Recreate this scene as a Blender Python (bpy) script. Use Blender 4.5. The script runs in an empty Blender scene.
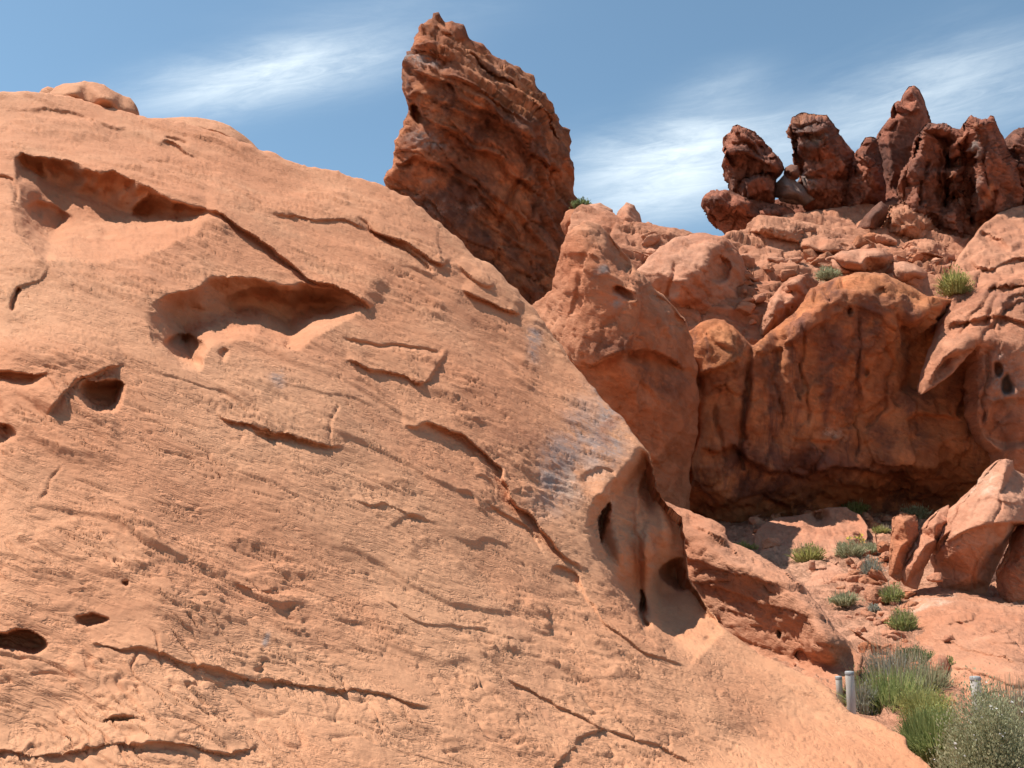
import bpy, math, random
import numpy as np
from mathutils import Vector, Matrix
from mathutils.geometry import delaunay_2d_cdt

R = math.radians
S = bpy.context.scene
COL = S.collection

# ------------------------------------------------------------------ camera, sky, sun, exposure
PITCH = R(12.0)
FPX = 985.0
EYE = np.array([0.0, 0.0, 1.7])
FW = np.array([0, math.cos(PITCH), math.sin(PITCH)])
UP = np.array([0, -math.sin(PITCH), math.cos(PITCH)])
RT = np.array([1.0, 0, 0])

cam_d = bpy.data.cameras.new("camera")
cam_d.sensor_width = 36.0
cam_d.lens = 36.0 * FPX / 1024.0
cam_d.clip_start = 0.1
cam_d.clip_end = 6000
cam = bpy.data.objects.new("camera", cam_d)
cam.location = EYE
cam.rotation_euler = (R(90) + PITCH, 0, 0)
COL.objects.link(cam)
S.camera = cam

SUN_AZ = R(-86.0)      # measured from +Y (view direction), negative = to the left
SUN_EL = R(64.0)
SUNV = Vector((math.sin(SUN_AZ) * math.cos(SUN_EL), math.cos(SUN_AZ) * math.cos(SUN_EL), math.sin(SUN_EL)))
sun_d = bpy.data.lights.new("sun", 'SUN')
sun_d.energy = 4.2
sun_d.angle = R(0.53)
sun_d.color = (1.0, 0.955, 0.89)
sun = bpy.data.objects.new("sun", sun_d)
sun.rotation_euler = (-SUNV).to_track_quat('-Z', 'Y').to_euler()
sun.location = (-30, 10, 60)
COL.objects.link(sun)

S.view_settings.view_transform = 'Standard'
S.view_settings.look = 'None'
S.view_settings.exposure = 0.80
S.view_settings.gamma = 1.0
S.view_settings.use_curve_mapping = False
S.render.engine = 'CYCLES'
S.cycles.max_bounces = 6
S.cycles.diffuse_bounces = 4
S.cycles.glossy_bounces = 2
S.cycles.use_denoising = True
S.cycles.sample_clamp_indirect = 6.0


def pxdir(px, py):
    v = FW + RT * ((px - 512.0) / FPX) + UP * ((384.0 - py) / FPX)
    return v / np.linalg.norm(v)


def make_world():
    w = bpy.data.worlds.new("World")
    S.world = w
    w.use_nodes = True
    nt = w.node_tree
    nt.nodes.clear()
    N = nt.nodes.new
    L = nt.links.new
    out = N('ShaderNodeOutputWorld')
    bg = N('ShaderNodeBackground')
    bg.inputs['Strength'].default_value = 0.102
    sky = N('ShaderNodeTexSky')
    sky.sky_type = 'NISHITA'
    sky.sun_disc = False
    sky.sun_elevation = SUN_EL
    sky.sun_rotation = SUN_AZ
    sky.altitude = 700
    sky.air_density = 1.0
    sky.dust_density = 0.6
    sky.ozone_density = 1.0
    tc = N('ShaderNodeTexCoord')

    def dot(vec):
        n = N('ShaderNodeVectorMath')
        n.operation = 'DOT_PRODUCT'
        L(tc.outputs['Generated'], n.inputs[0])
        n.inputs[1].default_value = vec
        return n.outputs['Value']

    def m(op, a, b=None, clamp=False):
        n = N('ShaderNodeMath')
        n.operation = op
        n.use_clamp = clamp
        for i, v in enumerate((a, b)):
            if v is None:
                continue
            if isinstance(v, (int, float)):
                n.inputs[i].default_value = v
            else:
                L(v, n.inputs[i])
        return n.outputs[0]

    def noise(scale_along, scale_across, a, b, detail, dist, rough=0.6):
        # streak noise in the plane of two directions of the sky
        cx = N('ShaderNodeCombineXYZ')
        L(m('MULTIPLY', a, scale_along), cx.inputs[0])
        L(m('MULTIPLY', b, scale_across), cx.inputs[1])
        n = N('ShaderNodeTexNoise')
        n.inputs['Scale'].default_value = 1.0
        n.inputs['Detail'].default_value = detail
        n.inputs['Roughness'].default_value = rough
        n.inputs['Distortion'].default_value = dist
        L(cx.outputs[0], n.inputs['Vector'])
        return n.outputs['Fac']

    total = None
    # cirrus bands: ends in the sky, half width, strength
    clouds = [((128, 104), (418, 48), 27, 0.74), ((560, 178), (800, 142), 36, 0.85), ((770, 150), (1080, 60), 46, 0.46),
              ((655, 110), (780, 78), 22, 0.22), ((560, 215), (760, 192), 26, 0.45), ((250, 20), (520, 5), 20, 0.12)]
    for i, (p, q, hw, st) in enumerate(clouds):
        c = pxdir((p[0] + q[0]) / 2, (p[1] + q[1]) / 2)
        a = pxdir(*q) - pxdir(*p)
        half = np.linalg.norm(a) / 2
        a = a / np.linalg.norm(a)
        b = np.cross(c, a)
        b = b / np.linalg.norm(b)
        sa = m('SUBTRACT', dot(a), float(np.dot(a, c)))
        tb = m('SUBTRACT', dot(b), float(np.dot(b, c)))
        n1 = noise(6.0, 26.0, sa, tb, 6.0, 0.6)
        n2 = noise(16.0, 90.0, sa, tb, 7.0, 0.8, 0.68)
        wob = m('MULTIPLY', m('SUBTRACT', n1, 0.5), 1.1)
        u = m('DIVIDE', sa, float(half))
        v = m('ADD', m('DIVIDE', tb, hw / FPX), wob)
        r2 = m('ADD', m('POWER', m('ABSOLUTE', u), 2.4), m('MULTIPLY', v, v))
        g = m('EXPONENT', m('MULTIPLY', r2, -1.35))
        front = m('GREATER_THAN', dot(c), 0.5)
        tex = m('ADD', m('MULTIPLY', n1, 0.8), m('MULTIPLY', n2, 0.75))
        tex = m('MULTIPLY', m('SUBTRACT', tex, 0.33, True), 1.5)
        k = m('MULTIPLY', m('MULTIPLY', g, tex), st * 1.25)
        k = m('MULTIPLY', k, front)
        total = k if total is None else m('ADD', total, k)
    total = m('MULTIPLY', total, 1.0, True)
    mix = N('ShaderNodeMix')
    mix.data_type = 'RGBA'
    L(total, mix.inputs['Factor'])
    hsv = N('ShaderNodeHueSaturation')
    hsv.inputs['Saturation'].default_value = 0.92
    hsv.inputs['Value'].default_value = 1.0
    L(sky.outputs[0], hsv.inputs['Color'])
    tint = N('ShaderNodeMix')
    tint.data_type = 'RGBA'
    tint.blend_type = 'MULTIPLY'
    tint.inputs['Factor'].default_value = 1.0
    tint.inputs['B'].default_value = (0.775, 0.935, 0.895, 1)
    L(hsv.outputs[0], tint.inputs['A'])
    L(tint.outputs['Result'], mix.inputs['A'])
    mix.inputs['B'].default_value = (6.0, 6.7, 7.1, 1)
    L(mix.outputs['Result'], bg.inputs['Color'])
    L(bg.outputs[0], out.inputs['Surface'])


make_world()


# ------------------------------------------------------------------ numeric noise
def _hash(i, j, k, seed):
    h = (i.astype(np.int64) * 374761393 + j.astype(np.int64) * 668265263 + k.astype(np.int64) * 2147483647 + seed * 144665) & 0xFFFFFFFF
    h = ((h ^ (h >> 13)) * 1274126177) & 0xFFFFFFFF
    h = ((h ^ (h >> 16)) * 2246822519) & 0xFFFFFFFF
    return (h ^ (h >> 15)) & 0xFFFFFFFF


_G = np.array([[1, 1, 0], [-1, 1, 0], [1, -1, 0], [-1, -1, 0], [1, 0, 1], [-1, 0, 1], [1, 0, -1], [-1, 0, -1],
               [0, 1, 1], [0, -1, 1], [0, 1, -1], [0, -1, -1], [1, 1, 0], [-1, 1, 0], [0, -1, 1], [0, -1, -1]], float)


def perlin(P, seed=0):
    I = np.floor(P).astype(np.int64)
    Fr = P - I
    U = Fr * Fr * Fr * (Fr * (Fr * 6 - 15) + 10)
    out = np.zeros(len(P))
    for dx in (0, 1):
        wx = U[:, 0] if dx else 1 - U[:, 0]
        for dy in (0, 1):
            wy = U[:, 1] if dy else 1 - U[:, 1]
            for dz in (0, 1):
                wz = U[:, 2] if dz else 1 - U[:, 2]
                g = _G[_hash(I[:, 0] + dx, I[:, 1] + dy, I[:, 2] + dz, seed) & 15]
                d = g[:, 0] * (Fr[:, 0] - dx) + g[:, 1] * (Fr[:, 1] - dy) + g[:, 2] * (Fr[:, 2] - dz)
                out += wx * wy * wz * d
    return out


def fbm(P, octv=4, seed=0, gain=0.5):
    a, s, o = 1.0, 1.0, np.zeros(len(P))
    for i in range(octv):
        o += a * perlin(P * s + 17.3 * i, seed + i)
        a *= gain
        s *= 2.03
    return o


def ridged(P, octv=4, seed=0, gain=0.5):
    a, s, o = 1.0, 1.0, np.zeros(len(P))
    for i in range(octv):
        o += a * (0.35 - np.abs(perlin(P * s + 11.7 * i, seed + i)))
        a *= gain
        s *= 2.1
    return o


def facet(P, seed=0):
    """cell noise: random tilt of each cell's plane, and distance to the cell border"""
    I = np.floor(P).astype(np.int64)
    f1 = np.full(len(P), 9.0)
    f2 = np.full(len(P), 9.0)
    tilt = np.zeros(len(P))
    for dx in (-1, 0, 1):
        for dy in (-1, 0, 1):
            for dz in (-1, 0, 1):
                i, j, k = I[:, 0] + dx, I[:, 1] + dy, I[:, 2] + dz
                h = _hash(i, j, k, seed)
                c = np.stack([i + (h & 1023) / 1023.0, j + ((h >> 10) & 1023) / 1023.0, k + ((h >> 20) & 1023) / 1023.0], 1)
                D = P - c
                d = np.sqrt((D * D).sum(1))
                h2 = _hash(i, j, k, seed + 77)
                g = np.stack([(h2 & 1023) / 511.5 - 1, ((h2 >> 10) & 1023) / 511.5 - 1, ((h2 >> 20) & 1023) / 511.5 - 1], 1)
                t = (g * D).sum(1)
                new = d < f1
                f2 = np.where(new, f1, np.minimum(f2, d))
                tilt = np.where(new, t, tilt)
                f1 = np.where(new, d, f1)
    return tilt, f2 - f1


def sstep(a, b, x):
    t = np.clip((x - a) / (b - a), 0, 1)
    return t * t * (3 - 2 * t)


def bedding(dip_deg, az_deg):
    """rotation whose third row is the bedding normal"""
    n = np.array([math.sin(R(dip_deg)) * math.cos(R(az_deg)), math.sin(R(dip_deg)) * math.sin(R(az_deg)), math.cos(R(dip_deg))])
    t = np.cross(n, [0, 1, 0.01])
    t /= np.linalg.norm(t)
    return np.stack([t, np.cross(n, t), n])


# ------------------------------------------------------------------ mesh helpers
def W(px, py, d):
    px, py, d = np.asarray(px, float), np.asarray(py, float), np.asarray(d, float)
    return EYE + (d[..., None]) * (FW + RT * ((px[..., None] - 512.0) / FPX) + UP * ((384.0 - py[..., None]) / FPX))


def mesh_obj(name, V, F, mat, parent=None, loc=None, smooth=True, attrs=None):
    V = np.asarray(V, float)
    loc = np.zeros(3) if loc is None else np.asarray(loc, float)
    me = bpy.data.meshes.new(name)
    if isinstance(F, np.ndarray):
        n = F.shape[1]
        me.vertices.add(len(V))
        me.vertices.foreach_set('co', (V - loc).astype(np.float32).ravel())
        me.loops.add(F.size)
        me.loops.foreach_set('vertex_index', F.astype(np.int32).ravel())
        me.polygons.add(len(F))
        me.polygons.foreach_set('loop_start', np.arange(0, F.size, n, dtype=np.int32))
        me.update(calc_edges=True)
    else:
        me.from_pydata([tuple(v) for v in (V - loc)], [], F)
    me.polygons.foreach_set('use_smooth', np.full(len(me.polygons), smooth, dtype=bool))
    for k, v in (attrs or {}).items():
        a = me.attributes.new(k, 'FLOAT', 'POINT')
        a.data.foreach_set('value', np.asarray(v, np.float32))
    me.validate()
    me.materials.append(mat)
    o = bpy.data.objects.new(name, me)
    o.location = loc
    if parent:
        o.parent = parent
    COL.objects.link(o)
    return o


def tag(o, label=None, cat=None, group=None, kind=None):
    if label:
        o['label'] = label
    if cat:
        o['category'] = cat
    if group:
        o['group'] = group
    if kind:
        o['kind'] = kind
    return o


def seg_dist(X, Y, poly, closed=False):
    """distance to a polyline, signed side (positive = left of travel in pixel axes with y down -> upper side when going right), arc parameter"""
    poly = np.asarray(poly, float)[:, :2]
    A = poly
    B = np.roll(poly, -1, 0) if closed else poly[1:]
    if not closed:
        A = poly[:-1]
    best = np.full(X.shape, 1e9)
    side = np.zeros(X.shape)
    arc = np.zeros(X.shape)
    cx = np.zeros(X.shape)
    cy = np.zeros(X.shape)
    ln = np.hypot(*(B - A).T)
    acc = np.concatenate([[0], np.cumsum(ln)])
    for i in range(len(A)):
        dx, dy = B[i] - A[i]
        L2 = dx * dx + dy * dy + 1e-9
        t = np.clip(((X - A[i, 0]) * dx + (Y - A[i, 1]) * dy) / L2, 0, 1)
        qx, qy = A[i, 0] + t * dx, A[i, 1] + t * dy
        d = (X - qx) ** 2 + (Y - qy) ** 2
        s = dx * (Y - A[i, 1]) - dy * (X - A[i, 0])
        b = d < best
        best = np.where(b, d, best)
        side = np.where(b, -np.sign(s), side)
        arc = np.where(b, (acc[i] + t * ln[i]) / acc[-1], arc)
        cx = np.where(b, qx, cx)
        cy = np.where(b, qy, cy)
    return np.sqrt(best), side, arc, cx, cy


def inside(X, Y, poly):
    poly = np.asarray(poly, float)[:, :2]
    c = np.zeros(X.shape, bool)
    n = len(poly)
    for i in range(n):
        x1, y1 = poly[i]
        x2, y2 = poly[(i + 1) % n]
        if y1 == y2:
            continue
        cond = ((y1 > Y) != (y2 > Y)) & (X < (x2 - x1) * (Y - y1) / (y2 - y1) + x1)
        c ^= cond
    return c


def box(A, M, r):
    """masked box blur of radius r cells"""
    def run(Z, axis):
        k = 2 * r + 1
        pad = [(0, 0), (0, 0)]
        pad[axis] = (r + 1, r)
        C = np.cumsum(np.pad(Z, pad), axis)
        if axis == 0:
            return C[k:] - C[:-k]
        return C[:, k:] - C[:, :-k]
    num = run(run(np.where(M, A, 0), 0), 1)
    den = run(run(M.astype(float), 0), 1)
    return np.where(den > 0, num / np.maximum(den, 1e-9), A)


STEPK, SOFTK = 1.0, 1.0


def curve(poly, n=3):
    """rounded course through the points of a line"""
    p = np.asarray(poly, float)[:, :2]
    if len(p) < 3:
        return p
    e = np.vstack([2 * p[0] - p[1], p, 2 * p[-1] - p[-2]])
    out = []
    for k in range(1, len(e) - 2):
        p0, p1, p2, p3 = e[k - 1], e[k], e[k + 1], e[k + 2]
        for t in np.arange(n) / n:
            out.append(0.5 * (2 * p1 + (p2 - p0) * t + (2 * p0 - 5 * p1 + 4 * p2 - p3) * t * t + (3 * p1 - p0 - 3 * p2 + p3) * t ** 3))
    out.append(p[-1])
    return np.array(out)


def near(f, poly, pad):
    p = np.asarray(poly, float)
    lo, hi = p.min(0) - pad, p.max(0) + pad

    def g(X, Y, wx, wy):
        c = np.where((X[0] >= lo[0]) & (X[0] <= hi[0]))[0]
        r = np.where((Y[:, 0] >= lo[1]) & (Y[:, 0] <= hi[1]))[0]
        o = np.zeros(X.shape)
        if len(c) and len(r):
            s = (slice(r[0], r[-1] + 1), slice(c[0], c[-1] + 1))
            o[s] = f(X[s], Y[s], wx[s], wy[s])
        return o
    return g


# relief features; every one returns metres along the outward normal --------
def f_step(poly, h, fade=25.0, under=0.4, fade2=10.0, soft=1.2, ends=0.15, wob=2.0):
    """a ledge: rock on the left of the line (the upper side going right) stands proud and breaks off at the line"""
    h = h * STEPK
    poly = curve(poly)
    soft = soft * SOFTK

    def f(X, Y, wx, wy):
        xx, yy = X + wx * wob, Y + wy * wob
        d, s, t, _, _ = seg_dist(xx, yy, poly)
        w = np.clip(np.minimum(t, 1 - t) / ends, 0, 1) ** 0.7
        sd = d * s
        up = sstep(-soft, soft, sd)
        return h * w * (up * np.exp(-np.maximum(sd, 0) / fade) - under * (1 - up) * np.exp(np.minimum(sd, 0) / fade2))
    return near(f, poly, 4 * max(fade, fade2) + 8)


def f_crack(poly, depth, width=1.5, wob=2.5):
    poly = curve(poly)

    def f(X, Y, wx, wy):
        d, s, t, _, _ = seg_dist(X + wx * wob, Y + wy * wob, poly)
        w = np.clip(np.minimum(t, 1 - t) / 0.1, 0, 1) ** 0.5
        return -depth * w * np.exp(-(d / width) ** 2)
    return near(f, poly, 5 * width + 10)


def f_hollow(top, bot, depth, et=8.0, eb=25.0, wob=2.5, pw=1.0):
    top, bot = curve(top), curve(bot)
    poly = list(top) + list(bot)[::-1]

    def f(X, Y, wx, wy):
        xx, yy = X + wx * wob, Y + wy * wob
        ins = inside(xx, yy, poly)
        dt = seg_dist(xx, yy, top)[0]
        db = seg_dist(xx, yy, bot)[0]
        k = (1 - (1 - np.clip(dt / et, 0, 1)) ** 2.2) * (sstep(-eb * 0.15, eb, db) ** pw)
        return np.where(ins, -depth * k, 0.0)
    return near(f, poly, 15)


def f_drop(poly, depth, fade, soft=2.0, wob=1.5):
    """everything to the right of a line that runs down the picture falls back behind it"""
    poly = curve(poly)

    def f(X, Y, wx, wy):
        d, s, t, _, _ = seg_dist(X + wx * wob, Y + wy * wob, poly)
        w = np.clip(np.minimum(t, 1 - t) / 0.12, 0, 1) ** 0.7
        sd = d * s
        return -depth * w * sstep(-soft, soft * 2, sd) * np.exp(-np.maximum(sd, 0) / fade)
    return near(f, poly, 4 * fade)


def f_bump(x, y, rx, ry, h, ang=0.0, p=1.0):
    ca, sa = math.cos(R(ang)), math.sin(R(ang))

    def f(X, Y, wx, wy):
        u = ((X - x) * ca + (Y - y) * sa) / rx
        v = (-(X - x) * sa + (Y - y) * ca) / ry
        return h * np.exp(-(u * u + v * v) ** p)
    return f


def blob(x, y, rx, ry, ang=0.0):
    return f_bump(x, y, rx, ry, 1.0, ang, 1.5)


SAMPLERS = {}


def relief(name, outline, pts, mat, step=2.0, blur=2, rim=7.0, rimk=1.0, back=2.5, rough=1.5, rfreq=0.07, feats=(), disp=None,
           label=None, cat=None, group=None, kind=None, stains_and_shading=None, seed=0, parent=None, dscale=1.0, edges=(), backdrop=0.0, rimd=0.2):
    """rock from an outline with a depth at each corner: a front surface of real relief, rounded over the rim, and a rounded back"""
    outline = [tuple(map(float, p)) for p in outline]
    pts = [tuple(map(float, p)) for p in pts]
    n0 = len(outline)
    vin = [Vector((p[0], p[1])) for p in outline + pts]
    dep = [1.0 / p[2] for p in outline + pts]
    ein = [(i, (i + 1) % n0) for i in range(n0)] + [tuple(e) for e in edges]
    vo, eo, fo, ov, oe, of = delaunay_2d_cdt(vin, ein, [], 0, 1e-4)
    inv = [dep[o[0]] if o else None for o in ov]
    for i, v in enumerate(vo):
        if inv[i] is None:
            k = sorted(range(len(vin)), key=lambda j: (vin[j] - v).length)[:2]
            inv[i] = sum(dep[j] for j in k) / 2
    # roughened outline
    op = np.array(outline)[:, :2]
    dense = []
    for i in range(n0):
        a, b = op[i], op[(i + 1) % n0]
        m_ = max(1, int(np.hypot(*(b - a)) / 3.5))
        for t in range(m_):
            dense.append(a + (b - a) * t / m_)
    dense = np.array(dense)
    if rough > 0:
        q = np.column_stack([dense * rfreq, np.full(len(dense), 3.1 + seed)])
        dense = dense + rough * np.column_stack([fbm(q, 4, seed + 5, 0.6), fbm(q + 40, 4, seed + 9, 0.6)])
    x0, y0 = dense.min(0) - 3 * step
    x1, y1 = dense.max(0) + 3 * step
    gx = np.arange(x0, x1 + step, step)
    gy = np.arange(y0, y1 + step, step)
    X, Y = np.meshgrid(gx, gy)
    ny, nx = X.shape
    Z = np.full(X.shape, np.nan)
    for tri in fo:
        A, B, C = [np.array(vo[i]) for i in tri[:3]]
        za, zb, zc = [inv[i] for i in tri[:3]]
        lo = np.minimum(np.minimum(A, B), C)
        hi = np.maximum(np.maximum(A, B), C)
        i0, i1 = max(0, int((lo[0] - x0) / step)), min(nx, int((hi[0] - x0) / step) + 2)
        j0, j1 = max(0, int((lo[1] - y0) / step)), min(ny, int((hi[1] - y0) / step) + 2)
        if i0 >= i1 or j0 >= j1:
            continue
        xs, ys = X[j0:j1, i0:i1], Y[j0:j1, i0:i1]
        det = (B[1] - C[1]) * (A[0] - C[0]) + (C[0] - B[0]) * (A[1] - C[1])
        if abs(det) < 1e-9:
            continue
        l1 = ((B[1] - C[1]) * (xs - C[0]) + (C[0] - B[0]) * (ys - C[1])) / det
        l2 = ((C[1] - A[1]) * (xs - C[0]) + (A[0] - C[0]) * (ys - C[1])) / det
        l3 = 1 - l1 - l2
        ok = (l1 > -1e-6) & (l2 > -1e-6) & (l3 > -1e-6)
        sub = Z[j0:j1, i0:i1]
        sub[ok] = (l1 * za + l2 * zb + l3 * zc)[ok]
    M = ~np.isnan(Z)
    Z = np.where(M, Z, 0)
    while not M.all():
        Zb = box(Z, M, 2)
        Mn = box(M.astype(float), np.ones_like(M), 2) > 0
        Z = np.where(M, Z, Zb)
        M = M | Mn
    br = int(round(blur / step))
    if br >= 1:
        for _ in range(3):
            Z = box(Z, np.ones_like(M), br)
    ins = inside(X, Y, dense)
    dist, _, _, cx, cy = seg_dist(X, Y, dense, True)
    sd = np.where(ins, dist, -dist)
    D = 1.0 / Z
    t = np.clip(sd / rim, 0, 1)
    D = D + rimk * (1 - np.sqrt(np.maximum(0, 1 - (1 - t) ** 2))) * rim * D / FPX
    keep_cell = ins[:-1, :-1] | ins[1:, :-1] | ins[:-1, 1:] | ins[1:, 1:]
    used = np.zeros(X.shape, bool)
    used[:-1, :-1] |= keep_cell
    used[1:, :-1] |= keep_cell
    used[:-1, 1:] |= keep_cell
    used[1:, 1:] |= keep_cell
    rimv = used & (sd < 0.25 * step)
    X2 = np.where(rimv, cx, X)
    Y2 = np.where(rimv, cy, Y)
    P = W(X2, Y2, D)
    P0 = W(X, Y, D)
    du = np.gradient(P0, axis=1)
    dv = np.gradient(P0, axis=0)
    Nn = np.cross(dv, du)
    Nn /= np.linalg.norm(Nn, axis=2, keepdims=True) + 1e-12
    tocam = EYE - P0
    sgn = np.sign((Nn * tocam).sum(2, keepdims=True))
    Nn = Nn * sgn
    for _ in range(2):
        for c in range(3):
            Nn[..., c] = box(Nn[..., c], np.ones_like(M), 2)
    Nn /= np.linalg.norm(Nn, axis=2, keepdims=True) + 1e-12
    SAMPLERS[name] = (x0, y0, step, D)
    q = np.column_stack([X.ravel() * 0.033, Y.ravel() * 0.033, np.full(X.size, seed + 0.5)])
    wx = fbm(q, 3, seed + 21, 0.36).reshape(X.shape) * 2
    wy = fbm(q + 31, 3, seed + 22, 0.36).reshape(X.shape) * 2
    off = np.zeros(X.shape)
    for f in feats:
        off += f(X, Y, wx, wy)
    idx = np.where(used.ravel())[0]
    Pu = P.reshape(-1, 3)[idx]
    Nu = Nn.reshape(-1, 3)[idx]
    o = off.ravel()[idx]
    edgew = np.clip(sd.ravel()[idx] / (3 * step), 0, 1)
    Cu = Pu - EYE
    Cu = -Cu / np.linalg.norm(Cu, axis=1, keepdims=True)      # out of the rock face
    if disp is not None:
        # displacement may look at the carved surface
        nz = disp(Pu + Cu * o[:, None], Nu) * (rimd + (1 - rimd) * edgew) * dscale
    else:
        nz = np.zeros(len(o))
    Pf = Pu + Cu * (o * edgew)[:, None] + Nu * nz[:, None]
    fidx = np.full(X.size, -1)
    fidx[idx] = np.arange(len(idx))
    bmask = ~rimv.ravel()[idx]
    bidx = fidx.copy()
    nb = int(bmask.sum())
    bidx[idx[bmask]] = len(idx) + np.arange(nb)
    sm = np.clip(sd.ravel()[idx][bmask], 0, None) * D.ravel()[idx][bmask] / FPX
    tt = np.clip(sm / back, 0, 1)
    bulge = back * np.sqrt(np.maximum(0, 1 - (1 - tt) ** 2))
    Pb = Pf[bmask] + np.array([0, 1.0, 0]) * (bulge[:, None] + 0.02) + np.array([0, 0, -1.0]) * (bulge[:, None] * backdrop)
    V = np.vstack([Pf, Pb])
    jj, ii = np.where(keep_cell)
    a, b = jj * nx + ii, jj * nx + ii + 1
    c, d = (jj + 1) * nx + ii + 1, (jj + 1) * nx + ii
    Ff = np.stack([fidx[a], fidx[d], fidx[c], fidx[b]], 1)
    Fb = np.stack([bidx[a], bidx[b], bidx[c], bidx[d]], 1)
    allrim = rimv.ravel()[a] & rimv.ravel()[b] & rimv.ravel()[c] & rimv.ravel()[d]
    F = np.vstack([Ff, Fb[~allrim]])
    attrs = {}
    for k, fs in (stains_and_shading or {}).items():
        s = np.zeros(X.shape)
        for f in fs:
            s = np.maximum(s, f(X + wx * 6, Y + wy * 6, wx, wy))
        s = s.ravel()[idx]
        attrs[k] = np.concatenate([s, s[bmask]])
    loc = None
    if kind != 'structure':
        lo = Pf[:, 2].min()
        loc = np.array([Pf[:, 0].mean(), Pf[:, 1].mean() + back * 0.4, lo])
    ob = mesh_obj(name, V, F, mat, parent, loc, True, attrs)
    tag(ob, label, cat, group, kind)
    return ob


def sample(name, px, py):
    x0, y0, st, D = SAMPLERS[name]
    i = int(np.clip(round((px - x0) / st), 0, D.shape[1] - 1))
    j = int(np.clip(round((py - y0) / st), 0, D.shape[0] - 1))
    return float(D[j, i])


# displacement recipes ---------------------------------------------------------
BED = bedding(24, -8)
BED2 = bedding(34, 20)


def d_slick(P, N):
    wr = fbm(P * 0.9, 3, 3)[:, None] * np.array([0.0, 0.0, 0.10])
    q = P @ BED.T + wr
    q2 = P @ BED2.T + wr * 1.5
    o = 0.075 * fbm(P * 0.45, 3, 1, 0.45) + 0.010 * fbm(P * 2.6, 3, 2, 0.5)
    m1 = sstep(-0.05, 0.30, fbm(P * 0.7, 3, 8))
    m2 = sstep(-0.05, 0.30, fbm(P * 0.85 + 9, 3, 9))
    # bedding cracks, open only in places
    a = perlin(q * np.array([1.8, 1.8, 13.0]), 11)
    o += -0.026 * m1 * sstep(0.045, 0.0, np.abs(a)) * sstep(0.0, 0.3, perlin(q * np.array([1.3, 1.3, 5.0]), 12))
    b = perlin(q2 * np.array([3.0, 3.0, 24.0]), 13)
    o += -0.022 * m2 * sstep(0.075, 0.0, np.abs(b)) * sstep(-0.05, 0.25, perlin(q2 * np.array([2.5, 2.5, 9.0]), 18))
    # thin scales broken off the surface: a plateau with a sharp edge
    for sd, fr, h in ((14, (2.0, 2.0, 9.0), 0.010), (24, (3.0, 3.0, 22.0), 0.007), (34, (0.7, 0.7, 3.2), 0.014)):
        c = perlin(q * np.array(fr), sd) + 0.25 * perlin(q * np.array(fr) * 4.1, sd + 1)
        o += h * (0.3 + 0.7 * m2) * (sstep(0.02, 0.07, c) + sstep(0.28, 0.33, c))
    for sd, fr, h in ((44, (2.2, 2.2, 20.0), 0.016), (54, (3.4, 3.4, 34.0), 0.012)):
        c = perlin(q * np.array(fr), sd)
        o += -h * sstep(0.08, 0.0, np.abs(c)) * sstep(0.06, 0.26, perlin(q * np.array([2.2, 2.2, 7.0]), sd + 2) + 0.35 * fbm(P * 0.8, 2, sd + 3))
    # terraces following the bedding
    sl = q[:, 2] * 2.3 + 0.5 * perlin(P * 0.8, 15)
    fr = sl - np.floor(sl)
    am = sstep(0.0, 0.4, perlin(np.column_stack([q[:, 0] * 0.7, q[:, 1] * 0.7, np.floor(sl) * 7.7]), 16))
    o += 0.030 * am * (sstep(0.0, 0.06, fr) * (1 - fr))
    o += 0.004 * fbm(P * 14, 3, 17, 0.6)
    return o


def mk_disp(big=0.4, bs=2.2, fac=0.25, fs=1.6, rid=0.12, rs=1.0, strata=0.05, sfreq=2.0, bed=BED, fine=0.03, seed=0, crack=0.08, st=(0.8, 0.8, 1.7)):
    """angular rock: blocks bounded by joints, flat broken faces, layers along the bedding"""
    def f(P, N):
        wq = P + 0.10 * fs * np.stack([fbm(P / fs * 1.3, 3, seed + 61), fbm(P / fs * 1.3 + 9, 3, seed + 62), fbm(P / fs * 1.3 + 19, 3, seed + 63)], 1)
        q = wq @ bed.T
        o = 0.55 * big * fbm(P / bs, 3, seed + 1, 0.42)
        if fac:
            t, e = facet(q / fs * np.array(st), seed + 2)
            t2, e2 = facet(q / (fs * 0.42) * np.array(st) + 5, seed + 3)
            t3, e3 = facet(q / (fs * 0.17) * np.array(st) + 9, seed + 13)
            o += fac * fs * (0.42 * t + 0.24 * t2 + 0.11 * t3)
            g = sstep(-0.1, 0.25, fbm(P / bs + 7, 2, seed + 14))
            o -= g * (crack * sstep(0.07, 0.0, e) + crack * 0.4 * sstep(0.09, 0.0, e2))
        o += 0.35 * rid * ridged(q / rs * np.array([0.6, 0.6, 1.6]), 4, seed + 4)
        if strata:
            qq = P @ bed.T
            sl = qq[:, 2] * sfreq + 0.5 * fbm(P / bs, 2, seed + 5)
            fr = sl - np.floor(sl)
            am = sstep(-0.25, 0.35, perlin(np.column_stack([qq[:, 0] * 0.4, qq[:, 1] * 0.4, np.floor(sl) * 5.3]), seed + 6))
            o += strata * am * (sstep(0, 0.07, fr) * (1 - fr) - 0.4)
            a = perlin(qq * np.array([0.6, 0.6, 5.0]) * sfreq * 0.6, seed + 7)
            o -= strata * 0.5 * sstep(0.05, 0.0, np.abs(a)) * sstep(-0.1, 0.2, perlin(qq * 0.7 * sfreq, seed + 9))
        o += fine * (fbm(P / (rs * 0.3), 4, seed + 8, 0.65))
        return o
    return f


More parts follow.
